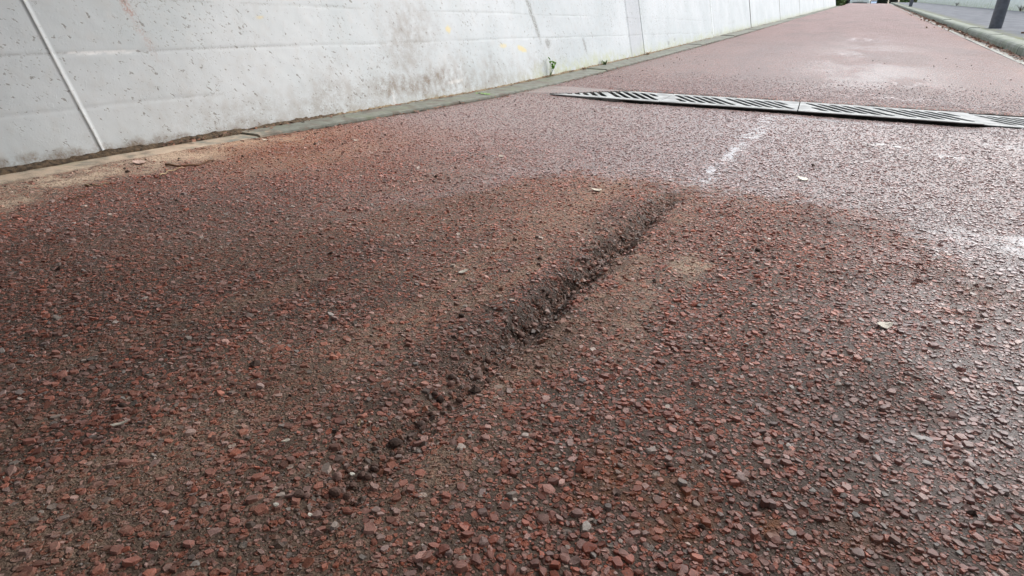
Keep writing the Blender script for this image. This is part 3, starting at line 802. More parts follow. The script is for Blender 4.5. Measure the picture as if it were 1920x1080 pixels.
def wall_panel(y0, y1, fine, mat, parent, off=0.0, name='wall_panel'):
    if fine:
        yv = np.linspace(y0, y1, max(8, int((y1-y0)/.011)))
        zv = np.concatenate([np.arange(-.06, .46, .005), np.arange(.46, .85, .012), np.linspace(.86, WTOP, 16)])
    else:
        yv = np.linspace(y0, y1, max(6, int((y1-y0)/.08))); zv = np.concatenate([np.arange(-.06, .9, .04), np.linspace(.9, WTOP, 8)])
    Yg = np.repeat(yv[None, :], len(zv), 0); Zr = np.repeat(zv[:, None], len(yv), 1)
    zb = zbase(Yg); Zg = np.where(Zr < .85, zb*(1-np.clip(Zr, 0, WTOP)/WTOP) + Zr, zb*(1-Zr/WTOP) + Zr)
    hz = Zg - zb                                       # height over the path
    disp = .004*(fbm(Yg, Zg, 3, 201, 3)-.5) + .0018*(fbm(Yg, Zg, 25, 202, 4)-.5)
    zl_ = .288 + .004*(fbm(Yg, 0*Yg, 4, 203, 2)-.5); z2_ = .146 + .006*(fbm(Yg, 0*Yg, 5, 204, 2)-.5)
    disp -= .0012*np.exp(-((Zg-zl_)/.004)**2)*sst(.3, .5, fbm(Yg, 0*Yg, 1.5, 205, 2)) + .0012*np.exp(-((Zg-z2_)/.004)**2)*(Yg < 1.45)
    disp -= .0012*np.exp(-((Zg-zl_-.145)/.004)**2)*sst(.4, .55, fbm(Yg, 0*Yg+4, 1.5, 205, 2))
    # dark edges of each panel run back a little into the joint
    Ye = Yg.copy(); Yg = Yg - .14*hz*np.exp(-((Yg-1.04)/.35)**2)
    near_to = lambda v: min(abs(v-1.04), abs(v-6.15)) < .02          # sealed joint and paint edge: no open recess
    e = np.minimum(np.where(near_to(y0), 1.0, Ye-y0), np.where(near_to(y1), 1.0, y1-Ye)); disp -= .010*sst(.010, 0, e)
    Xg = WALLX(Yg) - BAT*(hz*.97) + disp + off
    ny2, nx2 = Yg.shape
    front = np.stack([Xg, Yg, Zg], -1).reshape(-1, 3)
    back = front.copy(); back[:, 0] -= .35
    # closed: front, top, ends
    fp = grid_polys(ny2, nx2); N = ny2*nx2
    idx = np.arange(N).reshape(ny2, nx2)
    def strip(a): return np.stack([a[:-1], a[1:], a[1:]+N, a[:-1]+N], 1)
    polys = [fp, strip(idx[-1])[:, ::-1], strip(idx[:, 0])[:, ::-1], strip(idx[:, -1])]
    me = np_mesh(name, np.concatenate([front, back]), polys, True)
    Yf, Zf, Hf = Yg.ravel(), Zg.ravel(), hz.ravel()
    n1, n2 = fbm(Yf, Zf, 6, 211, 4), fbm(Yf, Zf, 28, 212, 4)
    gr_ = np.maximum(1.0*sst(.040, .010, Hf + .045*(n2-.5) - .020*sst(1.9, .8, Yf)), .62*sst(.25, .0, Hf + .24*(n1-.5))*sst(1.0, 1.6, Yf)*sst(4.8, 3.4, Yf))
    gr_ = np.maximum(gr_, .95*wblob(Yf, Zf, 2.65, .09, .60, .12, 213, 0, .95))
    gr_ = np.maximum(gr_, .55*wblob(Yf, Zf, 2.62, .30, .42, .34, 214, 0, .95)); gr_ = np.maximum(gr_, .20*sst(.12, 0, Hf))
    al = np.maximum(.75*sst(.13, .0, Hf + .12*(n1-.5))*sst(3.3, 4.3, Yf), .35*sst(.05, 0, Hf)*sst(1.6, 3, Yf))
    al = np.maximum(al, .30*sst(.06, 0, Hf)*sst(6, 9, Yf))
    rs = np.maximum(.8*wblob(Yf, Zf, 1.255, .415, .018, .045, 215, -.35, .8), .3*wblob(Yf, Zf, 1.28, .33, .02, .09, 216, -.3, .9))
    ye = np.maximum(.9*wblob(Yf, Zf, 2.98, .345, .035, .022, 217, 0, .5), .9*wblob(Yf, Zf, 3.80, .225, .06, .026, 218, -1.4, .4))
    ye = np.maximum(ye, .7*wblob(Yf, Zf, 3.56, .25, .05, .015, 219, 0, .4)); ye = np.maximum(ye, .7*wblob(Yf, Zf, 1.75, .39, .02, .008, 220, 0, .5))
    sc = .95*wblob(Yf, Zf, 4.02, .42, .035, .20, 221, -.35, .6); sc = np.maximum(sc, .9*wblob(Yf, Zf, 4.18, .26, .05, .05, 222, -.4, .7))
    sc = np.maximum(sc, .85*wblob(Yf, Zf, 4.78, .235, .025, .075, 223, -.35, .5)); sc = np.maximum(sc, .5*wblob(Yf, Zf, 3.75, .62, .02, .2, 224, -.3, .6))
    sc = np.maximum(sc, .8*wblob(Yf, Zf, 7.0, .20, .05, .03, 225, 0, .5)); sc = np.maximum(sc, .6*wblob(Yf, Zf, 7.25, .235, .06, .02, 226, 0, .5))
    wh = np.maximum(.8*wblob(Yf, Zf, 2.95, .085, .10, .012, 227, 3.0, .5), .7*wblob(Yf, Zf, 2.40, .045, .012, .05, 228, 0, .5))
    ln = np.exp(-((Zf-zl_.ravel())/.0026)**2)*sst(.42, .6, fbm(Yf, 0*Yf, 6, 231, 3)) + np.exp(-((Zf-z2_.ravel())/.0028)**2)*sst(.4, .55, fbm(Yf, 0*Yf, 6, 232, 3))*(Yf < 1.5)
    ln = ln + .8*np.exp(-((Zf-zl_.ravel()-.145)/.003)**2)*sst(.45, .6, fbm(Yf, 0*Yf, 5, 233, 3))
    sc = np.maximum(sc, .55*ln*(np.abs(Yf-1.14) > .1))
    wh = np.maximum(wh, .9*wblob(Yf, Zf, 1.14, .289, .13, .0045, 229, 0, .4))
    for k_, v in dict(grime=gr_, algae=al, rust=rs, yellow=ye, scrape=sc, white=wh).items(): set_attr(me, k_, np.tile(v, 2))
    return link(name, me, mat, parent)

wall = empty('concrete_wall', (-1.88, 3.0, 0)); wall_inv = Matrix.Translation((1.88, -3.0, 0))
tag(wall, 'long leaning whitewashed concrete wall along the left of the path, grimy at its foot', 'wall')
def wpart(o):
    o.parent = wall; o.matrix_parent_inverse = wall_inv; return o
G_ = .006
wj = [-5.0, 1.04, 5.76, 6.15, 9.2, 12.4, 16.5, 21, 26, 31, 36, 40.3]
for i in range(len(wj)-1):
    a, b = wj[i], wj[i+1]
    if i == 0:
        wpart(wall_panel(-5.0, .25, False, M_WALL, None)); a = .25
        o = wpart(wall_panel(.25, b-.0015, True, M_WALL, None))
    elif i == 2:
        o = wpart(wall_panel(a+G_, b-.001, True, M_WALLG, None, -.002)); o['label'] = 'grey painted strip beside the open joint'
    else:
        o = wpart(wall_panel(a+(G_ if i not in (1, 3) else .0015), b-(G_ if i != 1 else .014), b < 10, M_WALL, None))
# sealed joint and open joints
def joint(y, w, proud, mat, name, top=WTOP, prof=True):
    bm = bmesh.new(); rows = []
    zb = float(zbase(y))
    for z in np.linspace(-.02, top, 60):
        zz_ = zb*(1-max(z, 0)/WTOP)+z
        wob = w*(1 + .25*(float(vnoise(np.array([z]), np.array([0.]), 9, 5)[0])-.5)); sh = .006*(float(fbm(np.array([z]), np.array([2.]), 6, 8, 2)[0])-.5)
        x = float(WALLX(y)) - BAT*.97*(zz_-zb)
        ysh = -.14*(zz_-zb) if abs(y-1.04) < .01 else 0
        rows.append([bm.verts.new((x + dx_, y + ysh + sh*.6 + dy*wob, zz_)) for dx_, dy in ((-.03, -1), (proud*.3, -1), (proud, -.45), (proud, .45), (proud*.3, 1), (-.03, 1))])
    for r0, r1 in zip(rows, rows[1:]):
        for k_ in range(5): bm.faces.new((r0[k_], r0[k_+1], r1[k_+1], r1[k_]))
    return wpart(bm_obj(name, bm, mat, None, True))
o = joint(1.04, .0038, .0010, M_SEAL, 'joint_seal'); o['label'] = 'white sealed vertical joint'
joint(5.755, .022, -.022, M_GAP, 'joint_gap')
for y in wj[4:-1]: joint(y, .010, -.012, M_GAP, 'joint_gap')
# gunk where the wall meets the edging: ragged soil with moss
def foot(y0, y1, w, h, seed, name, label, mat):
    yv = np.arange(y0, y1, .007); uv = np.linspace(0, 1, 7)
    Yg = np.repeat(yv[:, None], 7, 1); U = np.repeat(uv[None, :], len(yv), 0)
    ww = w*(.35 + 1.1*fbm(Yg, 0*Yg, 7, seed, 4)); hh = h*(.25 + 1.3*fbm(Yg, 0*Yg+5, 9, seed+1, 4))
    zb = zbase(Yg)
    Z = zb + .016 + hh*(1-U)**1.5 + .008*(fbm(Yg, U*.05, 60, seed+2, 3)-.5)
    X = WALLX(Yg) - BAT*hh*(1-U)**1.5*.9 - .004*(1-U) + ww*U + .006*(fbm(Yg, U*.05+3, 70, seed+3, 2)-.5)
    Z[:, -1] -= .02
    me = np_mesh(name, np.stack([X, Y_ if False else Yg, Z], -1).reshape(-1, 3), [grid_polys(len(yv), 7)[:, ::-1]], True)
    return tag(link(name, me, mat), label, None, None, 'stuff')
foot(.1, 2.0, .020, .010, 301, 'moss', 'brown mossy dirt packed along the near foot of the wall', M_MOSS)
M_MOSS2 = simple_mat('tan_silt', (.20, .155, .095), .95, 0, .4, 60, .6, 300, .002)
foot(1.8, 9, .013, .006, 311, 'silt', 'thin yellowish silt line along the foot of the wall', M_MOSS2)

# ------------------------------------------------------------------ edging along the wall
def mat_edging():
    m, nt, bs = mat_new('edging_concrete'); g = G(nt); p = g.pos()
    sp = g.N.new('ShaderNodeSeparateXYZ'); g.L.new(p, sp.inputs[0])
    n = g.noise(p, 30, 5); f = g.noise(p, 240, 3)
    c = g.mix(g.ramp(n, .3, .7), (.115, .125, .10), (.185, .195, .165))
    c = g.mix(g.math('MULTIPLY', g.ramp(f, .5, .75), .5), c, (.08, .08, .07))
    c = g.mix(g.math('MULTIPLY', g.ramp(g.noise(p, 16, 5), .48, .66), .65), c, (.10, .072, .052))
    sandm = g.math('MULTIPLY', g.ramp(g.math('ADD', sp.outputs[1], g.math('MULTIPLY', g.math('SUBTRACT', n, .5), 1.0)), 1.65, 1.25), g.ramp(f, .15, .45))
    c = g.mix(g.math('MULTIPLY', sandm, g.ramp(g.noise(p, 13, 5, .65), .36, .56, .25, .9)), c, g.mix(n, [v*.75 for v in SANDC], [v*1.1 for v in SANDC]))
    c = g.mix(g.math('MULTIPLY', g.ramp(g.noise(p, 7, 4), .5, .7), .5), c, (.13, .15, .085))
    g.put(c, bs.inputs['Base Color']); bs.inputs['Roughness'].default_value = .75
    g.put(g.bump(g.math('ADD', n, g.math('MULTIPLY', f, .5)), .6, .002), bs.inputs['Normal'])
    return m
M_EDG = mat_edging()
edging = empty('edging', (-1.8, 3, 0)); edging['kind'] = 'structure'; edging['label'] = 'narrow concrete edging between the wall and the red path'
ye = [-1.0, .0, .66, 1.50, 2.72]
while ye[-1] < 40: ye.append(ye[-1] + 1.0)
for a, b in zip(ye, ye[1:]):
    yv = np.linspace(a+.0035, b-.0035, 12); lift = random.uniform(.010, .018); bm = bmesh.new(); rows = []
    for y in yv:
        xw, xe, zb = float(WALLX(y))-.03, float(EDGEX(y)) + .004*(random.random()-.5), float(zbase(y))
        z1 = zb+lift+.001*random.random()
        rows.append([bm.verts.new(v) for v in ((xw, y, zb-.06), (xw, y, z1), (xe-.012, y, z1), (xe-.003, y, z1-.003), (xe, y, z1-.011), (xe, y, zb-.06))])
    for r0, r1 in zip(rows, rows[1:]):
        for k_ in range(5): bm.faces.new((r0[k_], r1[k_], r1[k_+1], r0[k_+1]))
    bm.faces.new(rows[0]); bm.faces.new(rows[-1][::-1])
    bm_obj('edging_stone', bm, M_EDG, None).parent = edging
    o = edging.children[-1]; o.matrix_parent_inverse = Matrix.Translation((1.8, -3, 0))

# ------------------------------------------------------------------ gutter, kerb, footpath on the right
def mat_kerb():
    m, nt, bs = mat_new('kerb_concrete'); g = G(nt); p = g.pos()
    n = g.noise(p, 14, 5); f = g.noise(p, 120, 3)
    c = g.mix(g.ramp(n, .3, .7), (.13, .15, .115), (.235, .255, .21))
    c = g.mix(g.math('MULTIPLY', g.ramp(g.noise(p, 5, 4), .42, .65), .6), c, (.13, .165, .10))
    g.put(c, bs.inputs['Base Color']); bs.inputs['Roughness'].default_value = .7
    g.put(g.bump(f, .4, .003), bs.inputs['Normal']); return m
M_KERB = mat_kerb()
M_GUT = simple_mat('pale_gutter_concrete', (.30, .305, .27), .7, 0, .22, 16, .4, 120, .002)
def mat_path():
    m, nt, bs = mat_new('footpath_asphalt'); g = G(nt); p = g.pos()
    sp = g.N.new('ShaderNodeSeparateXYZ'); g.L.new(p, sp.inputs[0])
    n = g.noise(g.mapping(p, (1, .4, 1)), 4, 5); f = g.noise(p, 200, 3)
    c = g.mix(g.ramp(n, .3, .7), (.115, .125, .14), (.17, .18, .195))
    mo = g.math('MULTIPLY', g.ramp(g.math('ADD', sp.outputs[0], g.math('MULTIPLY', g.math('SUBTRACT', g.noise(p, 3, 4), .5), .5)), 1.80, 1.56), g.ramp(g.noise(p, 11, 4), .35, .6))
    c = g.mix(g.math('MULTIPLY', mo, .8), c, (.17, .18, .07))
    g.put(c, bs.inputs['Base Color']); bs.inputs['Roughness'].default_value = .85; bs.inputs['Specular IOR Level'].default_value = .2
    g.put(g.bump(f, .5, .004), bs.inputs['Normal']); return m
M_PATH = mat_path()
def sweep(prof, yv, mat, name, parent=None, closed=False):
    rows = []; bm = bmesh.new()
    for y in yv:
        zb = float(zbase(y)); rows.append([bm.verts.new((x, y, zb+z)) for x, z in prof])
    k = len(prof)
    for r0, r1 in zip(rows, rows[1:]):
        for i in range(k if closed else k-1): bm.faces.new((r0[i], r1[i], r1[(i+1) % k], r0[(i+1) % k]))
    if closed: bm.faces.new(rows[0]); bm.faces.new(rows[-1][::-1])
    return bm_obj(name, bm, mat, parent)
kerb = empty('kerb'); kerb['kind'] = 'structure'; kerb['label'] = 'greenish concrete kerb between the path and the footway'
gut = empty('gutter'); gut['kind'] = 'structure'; gut['label'] = 'pale concrete gutter strip strewn with dead leaves'
y = -1.0
while y < 61:
    jx = random.uniform(-.003, .003); jz = random.uniform(-.004, .004)
    sweep([(KERBX+jx, -.08), (KERBX+jx, .055+jz), (KERBX+.006, .078+jz), (KERBX+.02, .092+jz), (KERBX+.045, .100+jz), (KERBX+.15, .100+jz), (KERBX+.15, -.08)],
          [y+.004, y+.5, y+.996], M_KERB, 'kerb_stone', kerb, True)
    sweep([(ROADR+.002, -.08), (ROADR+.002, .004+jz*.5), (KERBX-.006, .002-jz*.5), (KERBX-.006, -.08)], [y+.005, y+.5, y+.995], M_GUT, 'gutter_slab', gut, True)
    y += 1.0
def RWX(Y): return 3.50 + (45.1-np.asarray(Y))*.040
yv = np.concatenate([np.arange(-5, 30, .5), np.arange(30, 62.1, 1)])
xsn = np.linspace(0, 1, 14)
Yg = np.repeat(yv[:, None], 14, 1); Xg = KERBX+.152 + (RWX(Yg)+.05-KERBX-.152)*xsn[None, :]
me = np_mesh('footpath', np.stack([Xg, Yg, zbase(Yg)+.092 + .012*(fbm(Xg, Yg, .8, 401, 3)-.5)], -1).reshape(-1, 3), [grid_polys(len(yv), 14)], True)
tag(link('footpath', me, M_PATH), 'grey asphalt footway beyond the kerb', None, None, 'structure')

# right-hand wall
M_RW = None
m, nt, bs = mat_new('pale_green_wall_paint'); g = G(nt); p = g.pos(); n = g.noise(p, 3, 5); f = g.noise(p, 12, 5)
c = g.mix(g.ramp(n, .3, .7), (.66, .70, .62), (.76, .79, .73))
sp = g.N.new('ShaderNodeAttribute'); sp.attribute_name = 'hgt'
c = g.mix(g.math('MULTIPLY', g.ramp(sp.outputs['Fac'], .45, .0), g.ramp(f, .35, .68)), c, (.36, .40, .18))
g.put(c, bs.inputs['Base Color']); bs.inputs['Roughness'].default_value = .7; g.put(g.bump(f, .3, .006), bs.inputs['Normal']); M_RW = m
rwall = empty('boundary_wall', (4.0, 25, 0)); tag(rwall, 'pale greenish-white wall behind the lamp posts, weeds along its foot', 'wall')
for a, b in zip(np.arange(-5, 57, 5.2), np.arange(-5, 57, 5.2)+5.19):
    yv = np.linspace(a, b, 24); zv = np.concatenate([np.linspace(-.1, .6, 8), np.linspace(.8, WTOP, 6)])
    Yg = np.repeat(yv[None, :], len(zv), 0); Zr = np.repeat(zv[:, None], len(yv), 1); zb = zbase(Yg)
    Zg = zb*(1-np.clip(Zr, 0, WTOP)/WTOP) + Zr + .09*(Zr < WTOP-.1)
    Xg = RWX(Yg) + .18*(Zg-zb)
    fr = np.stack([Xg, Yg, Zg], -1).reshape(-1, 3); bk = fr + np.array([.3, 0, 0]); N = len(fr); idx = np.arange(N).reshape(Yg.shape)
    def strip(a_): return np.stack([a_[:-1], a_[1:], a_[1:]+N, a_[:-1]+N], 1)
    me = np_mesh('wall_panel', np.concatenate([fr, bk]), [grid_polys(*Yg.shape)[:, ::-1], strip(idx[-1]), strip(idx[:, 0]), strip(idx[:, -1])[:, ::-1]], True)
    set_attr(me, 'hgt', np.concatenate([(Zg-zb).ravel(), (Zg-zb).ravel()]))
    o = link('wall_panel', me, M_RW, rwall); o.matrix_parent_inverse = Matrix.Translation((-4.0, -25, 0))

# ------------------------------------------------------------------ ground beyond and the deck over the camera
bm = bmesh.new()
def quad(x0, x1, y0, y1, z): bm.faces.new([bm.verts.new(v) for v in ((x0, y0, z), (x1, y0, z), (x1, y1, z), (x0, y1, z))])
quad(-600, -2.45, -60, 61, WTOP-.08); quad(6.5, 600, -60, 61, WTOP-.08)
quad(-600, 600, 61.3, 1500, 2.085)
tag(bm_obj('ground', bm, M_SOIL), 'grassy ground beyond the walls and the crest', None, None, 'structure')
bm = bmesh.new(); box_bm(bm, -9, 9, -5, 2.25, WTOP+.002, WTOP+.6, .03)
tag(bm_obj('bridge', bm, M_DECK), 'concrete bridge deck over the near end of the path', 'bridge')

# ------------------------------------------------------------------ lamp posts
def post(x, y, r, label):
    zb = float(zbase(y)) + .09
    t = empty('lamp_post', (x, y, zb)); tag(t, label, 'lamp post', 'lamp posts along the kerb')
    bm = bmesh.new(); tube_bm(bm, [(0, 0, -.05), (0, 0, .02), (0, 0, .9), (0, 0, 1.15)], [r, r, r*.97, r*.62], 20); bm_obj('base_sleeve', bm, M_POST, t, True)
    bm = bmesh.new(); tube_bm(bm, [(0, 0, 1.15), (0, 0, 3), (0, 0, 4.9)], [r*.60, r*.5, r*.4], 16); bm_obj('pole', bm, M_POST, t, True)
    bm = bmesh.new(); tube_bm(bm, [(0, 0, 4.9), (-.08, 0, 5.05), (-.35, 0, 5.12), (-.6, 0, 5.14)], [r*.4, r*.4, r*.35, r*.3], 10); bm_obj('arm', bm, M_POST, t, True)
    bm = bmesh.new(); box_bm(bm, -1.05, -.55, -.09, .09, 5.08, 5.20, .03); h = bm_obj('lamp_head', bm, M_POST, t)
    bm = bmesh.new(); box_bm(bm, -1.0, -.62, -.07, .07, 5.066, 5.078, 0); bm_obj('lens', bm, M_LAMP, h)
    bm = bmesh.new(); box_bm(bm, -r-.006, -r+.02, -.05, .05, .45, .75, .004); bm_obj('access_door', bm, M_POST, t)
post(1.735, 12.17, .083, 'dark grey lamp post nearest the camera, at the kerb edge')
post(1.64, 34.8, .070, 'smaller looking dark lamp post farther up the slope')

# ------------------------------------------------------------------ dead leaves in the gutter
def leaf_mesh(seed, mat):
    rr = random.Random(seed); bm = bmesh.new(); L = 1.0; W = .55+.25*rr.random(); cu = rr.uniform(.15, .5)
    mid = []; lf = []; rt = []
    for i in range(6):
        t = i/5; w = W*math.sin(math.pi*min(1, t*.93+.04))*.5*(1+.2*rr.gauss(0, 1)); zc = cu*(t-.5)**2 + .08*rr.gauss(0, 1)
        mid.append(bm.verts.new((t-.5, 0, zc))); lf.append(bm.verts.new((t-.5, w, zc + cu*w))); rt.append(bm.verts.new((t-.5, -w, zc+cu*w)))
    for i in range(5):
        bm.faces.new((mid[i], mid[i+1], lf[i+1], lf[i])); bm.faces.new((rt[i], rt[i+1], mid[i+1], mid[i]))
    me = bpy.data.meshes.new('dead_leaf'); bm.to_mesh(me); bm.free(); me.materials.append(mat); return me
LM = [leaf_mesh(500+i, (M_LEAFB, M_LEAFB, M_LEAFT)[i % 3]) for i in range(9)]
def put_leaf(x, y, z, s, label, group):
    o = bpy.data.objects.new('dead_leaf', LM[random.randrange(9)]); COL.objects.link(o); o.scale = (s, s, s*.8)
    o.location = (x, y, z); o.rotation_euler = (random.gauss(0, .5), random.gauss(0, .5), random.random()*6.28)
    hue = 'tan' if o.data.materials[0] == M_LEAFT else 'dark brown'
    tag(o, f'{hue} curled dead leaf by the kerb foot {group}', 'leaf', f'{hue} dead leaves by the kerb {group}')
for i in range(230):
    y = random.triangular(6.0, 32, 13); near = 1-sst(16, 26, y)
    if 13 < y < 27 and random.random() < .6: x = random.gauss(1.27, .08)
    else: x = KERBX - .008 - abs(random.gauss(0, .032))
    x = min(x, KERBX-.012)
    sec = 'below the nearer lamp post' if y < 12 else ('between the two lamp posts' if y < 24 else 'far up towards the crest')
    put_leaf(x, y, float(zbase(y)) + .010 + .010*random.random(), random.uniform(.030, .065), 'LEAF', sec)
# background litter of the same leaves, too small to tell apart
def litter(name, X, Y, Z, S, mat, label, parent=None):
    n = len(X); a = rng.random(n)*6.28; V = np.zeros((n, 4, 3)); q = np.array([[-.5, 0], [0, -.3], [.5, 0], [0, .3]])
    for k_ in range(4):
        V[:, k_, 0] = X + S*(q[k_, 0]*np.cos(a) - q[k_, 1]*np.sin(a)); V[:, k_, 1] = Y + S*(q[k_, 0]*np.sin(a) + q[k_, 1]*np.cos(a))
        V[:, k_, 2] = Z + S*.35*rng.random(n)
    me = np_mesh(name, V.reshape(-1, 3), [(np.arange(n)*4)[:, None] + np.array([[0, 1, 2, 3]])])
    return tag(link(name, me, mat, parent), label, None, None, 'stuff')
n = 5000; Y_ = rng.uniform(5.5, 45, n); X_ = KERBX - .008 - np.abs(rng.normal(0, .040, n))
litter('leaf_litter', X_, Y_, zbase(Y_)+.008, rng.uniform(.012, .045, n), M_LEAFB, 'crumbled brown leaf litter along the kerb')
n = 1500; Y_ = 1.2 + 14*rng.random(n)**1.5; X_ = np.where(rng.random(n) < .5, WALLX(Y_) + np.abs(rng.normal(0, .018, n)), EDGEX(Y_) + np.abs(rng.normal(.008, .022, n)))
litter('debris', X_, Y_, zbase(Y_)+np.where(X_ < EDGEX(Y_), .017, .004), rng.uniform(.006, .022, n), M_LEAFB, 'brown leaf crumbs and debris along the edging and the wall foot')
# bent dark branch on the footpath by the lamp post
bm = bmesh.new(); tube_bm(bm, [(0, 0, .01), (.10, .0, .012), (.17, .03, .05), (.26, .10, .13), (.36, .2, .2)], [.012, .012, .011, .010, .006], 7)
o = bm_obj('branch', bm, M_BARK, None, True); o.location = (1.80, 10.6, float(zbase(10.6))+.09); tag(o, 'thin dark bent branch on the footway right of the lamp post', 'branch')

# ------------------------------------------------------------------ weeds
def leaf_blade(bm, base, direction, L, W, n=5, droop=.3):
    d = Vector(direction).normalized(); s = d.cross(Vector((0, 0, 1)));
    s = s.normalized() if s.length > .01 else Vector((1, 0, 0)); pr = None
    for i in range(n+1):
        t = i/n; c = Vector(base) + d*L*t - Vector((0, 0, droop*L*t*t)); w = W*math.sin(math.pi*(.08+.9*t))*.5
        a, b = bm.verts.new(c + s*w + Vector((0, 0, .2*w))), bm.verts.new(c - s*w + Vector((0, 0, .2*w)))
        if pr: bm.faces.new((pr[0], a, b, pr[1]))
        pr = (a, b)
def weed(x, y, z, h, stems, label, seed, mat=None, cat='weed'):
    rr = random.Random(seed); t = empty('weed', (x, y, z)); tag(t, label, cat)
    for k_ in range(stems):
        a = rr.random()*6.28; lean = Vector((.25*math.cos(a)+.15, .45*math.sin(a), 1)).normalized(); L = h*rr.uniform(.6, 1)
        bm = bmesh.new(); tube_bm(bm, [(0, 0, 0), tuple(lean*L*.5), tuple(lean*L*.92)], [.0022, .0018, .001], 5); st = bm_obj('stem', bm, M_GRASS, t)
        bm = bmesh.new()
        for q in range(6):
            f = rr.uniform(.40, .98); aa = rr.random()*6.28
            leaf_blade(bm, lean*L*f, (math.cos(aa)*.6, math.sin(aa)*.6, .9), h*rr.uniform(.22, .36), h*.12)
        bm_obj('leaves', bm, mat or M_LEAFG, st)
    return t
wx = lambda y: float(WALLX(y))
weed(wx(4.10)+.012, 4.10, float(zbase(4.1))+.015, .135, 3, 'small green weed with two upright leafy stems at the wall foot', 11)
def tuft(x, y, z, h, n, label, seed, mat):
    rr = random.Random(seed); bm = bmesh.new()
    for k_ in range(n):
        a = rr.random()*6.28; leaf_blade(bm, (rr.gauss(0, .006), rr.gauss(0, .010), -.003), (math.cos(a)*.6, math.sin(a)*.6, 1), h*rr.uniform(.5, 1), .006, 4, .35)
    o = bm_obj('grass_tuft', bm, mat); o.location = (x, y, z); tag(o, label, 'grass tuft')
tuft(wx(5.05)+.02, 5.05, float(zbase(5.05))+.012, .085, 26, 'yellow-green grass tuft at the wall foot left of the open joint', 3, M_GRASS)
tuft(wx(4.65)+.015, 4.66, float(zbase(4.65))+.012, .045, 14, 'dry brown grass tuft between the leafy weed and the green tuft', 4, M_STRAW)
tuft(wx(6.15)+.02, 6.15, float(zbase(6.15))+.012, .075, 14, 'thin dry tuft at the wall foot just past the grey strip', 5, M_STRAW)
p = px(912, 184)
rr = random.Random(9); bm = bmesh.new()
for k_ in range(7):
    a = rr.random()*6.28; leaf_blade(bm, (rr.gauss(0, .02), rr.gauss(0, .02), .002), (math.cos(a), math.sin(a), .5), .028, .018, 4, .4)
o = bm_obj('clover', bm, M_LEAFG); o.location = (p[0]-.02, p[1], float(zbase(p[1]))+.014); tag(o, 'tiny bright green weed growing on the edging', 'weed')
k = 0
for yy, lab in ((23.2, 'dry weed clump at the foot of the pale wall, nearest the lamp post'), (26.0, 'brown-green weed with a leaning stalk under the pale wall'), (28.6, 'small dark weed at the pale wall between two clumps'), (38.5, 'low weed clump far up along the pale wall')):
    tuft(float(RWX(yy))-.05, yy, float(zbase(yy))+.09, .42, 40, lab, 40+k, M_MOSS if k % 2 else M_GRASS); k += 1

# ------------------------------------------------------------------ far end: hedges and parked cars behind the crest
def pxY(x, Y):
    d = FWD*F_PX + RGT*(x-960) + UPV*(540-3); t = Y/d[1]; return CAM[0] + d[0]*t
def hedge(x0, x1, y, z, h, dpt, label, mat, seed, n=2600, name='hedge'):
    r = np.random.default_rng(seed); X = r.uniform(x0, x1, n); Y = r.uniform(y, y+dpt, n); Z = z + h*r.random(n)*(.82 + .25*fbm(X, Y, 1.5, seed, 3))
    S = r.uniform(.05, .12, n); V = np.zeros((n, 4, 3))
    u = r.normal(0, 1, (n, 3)); u /= np.linalg.norm(u, axis=1)[:, None]; w = r.normal(0, 1, (n, 3)); w -= (w*u).sum(1)[:, None]*u; w /= np.linalg.norm(w, axis=1)[:, None]
    C = np.stack([X, Y, Z], 1)
    for k_, (a, b) in enumerate(((-1, -.1), (0, -.6), (1, .1), (0, .6))): V[:, k_] = C + S[:, None]*(a*u + b*w)
    V[..., 2] = np.maximum(V[..., 2], z-.02)
    t = empty(name, ((x0+x1)/2, y, z)); tag(t, label, 'hedge'); inv = Matrix.Translation((-(x0+x1)/2, -y, -z))
    me = np_mesh('foliage', V.reshape(-1, 3), [(np.arange(n)*4)[:, None] + np.array([[0, 1, 2, 3]])])
    o = link('foliage', me, mat, t); o.matrix_parent_inverse = inv
    bm = bmesh.new()
    for k_ in range(max(3, int((x1-x0)/.5))):
        xx = x0 + (k_+.5)*(x1-x0)/max(3, int((x1-x0)/.5)); tube_bm(bm, [(xx, y+dpt*.5, z-.03), (xx+.05, y+dpt*.5, z+h*.7)], [.04, .015], 6)
    o = bm_obj('trunk', bm, M_BARK, t); o.matrix_parent_inverse = inv
zt = 2.085
hedge(pxY(1571, 44)-.5, pxY(1578, 44)+.1, 43, float(zbase(43))-.03, .8, 5, 'light green shrub at the far end of the white wall', M_GRASS, 1, 1800, 'shrub')
hedge(pxY(1560, 74)-2, pxY(1600.5, 74), 74, zt, 1.9, 1.2, 'dark hedge behind the crest at the left of the white car', M_HEDGE, 2, 7000)
hedge(pxY(1645, 80), pxY(1664, 80), 80, zt, 1.9, 1.2, 'dark hedge behind the crest at the right of the blue car', M_HEDGE, 3, 5000)
hedge(pxY(1673, 58)-.2, pxY(1682, 58), 57, float(zbase(57))+.06, .7, .8, 'low dark bush on the footway at the crest', M_HEDGE, 4, 900, 'bush')
hedge(pxY(1686, 66), pxY(1760, 66)+3, 64, zt, 1.6, 1.2, 'yellowish green hedge beyond the end of the footway', M_GRASS, 5, 6000)

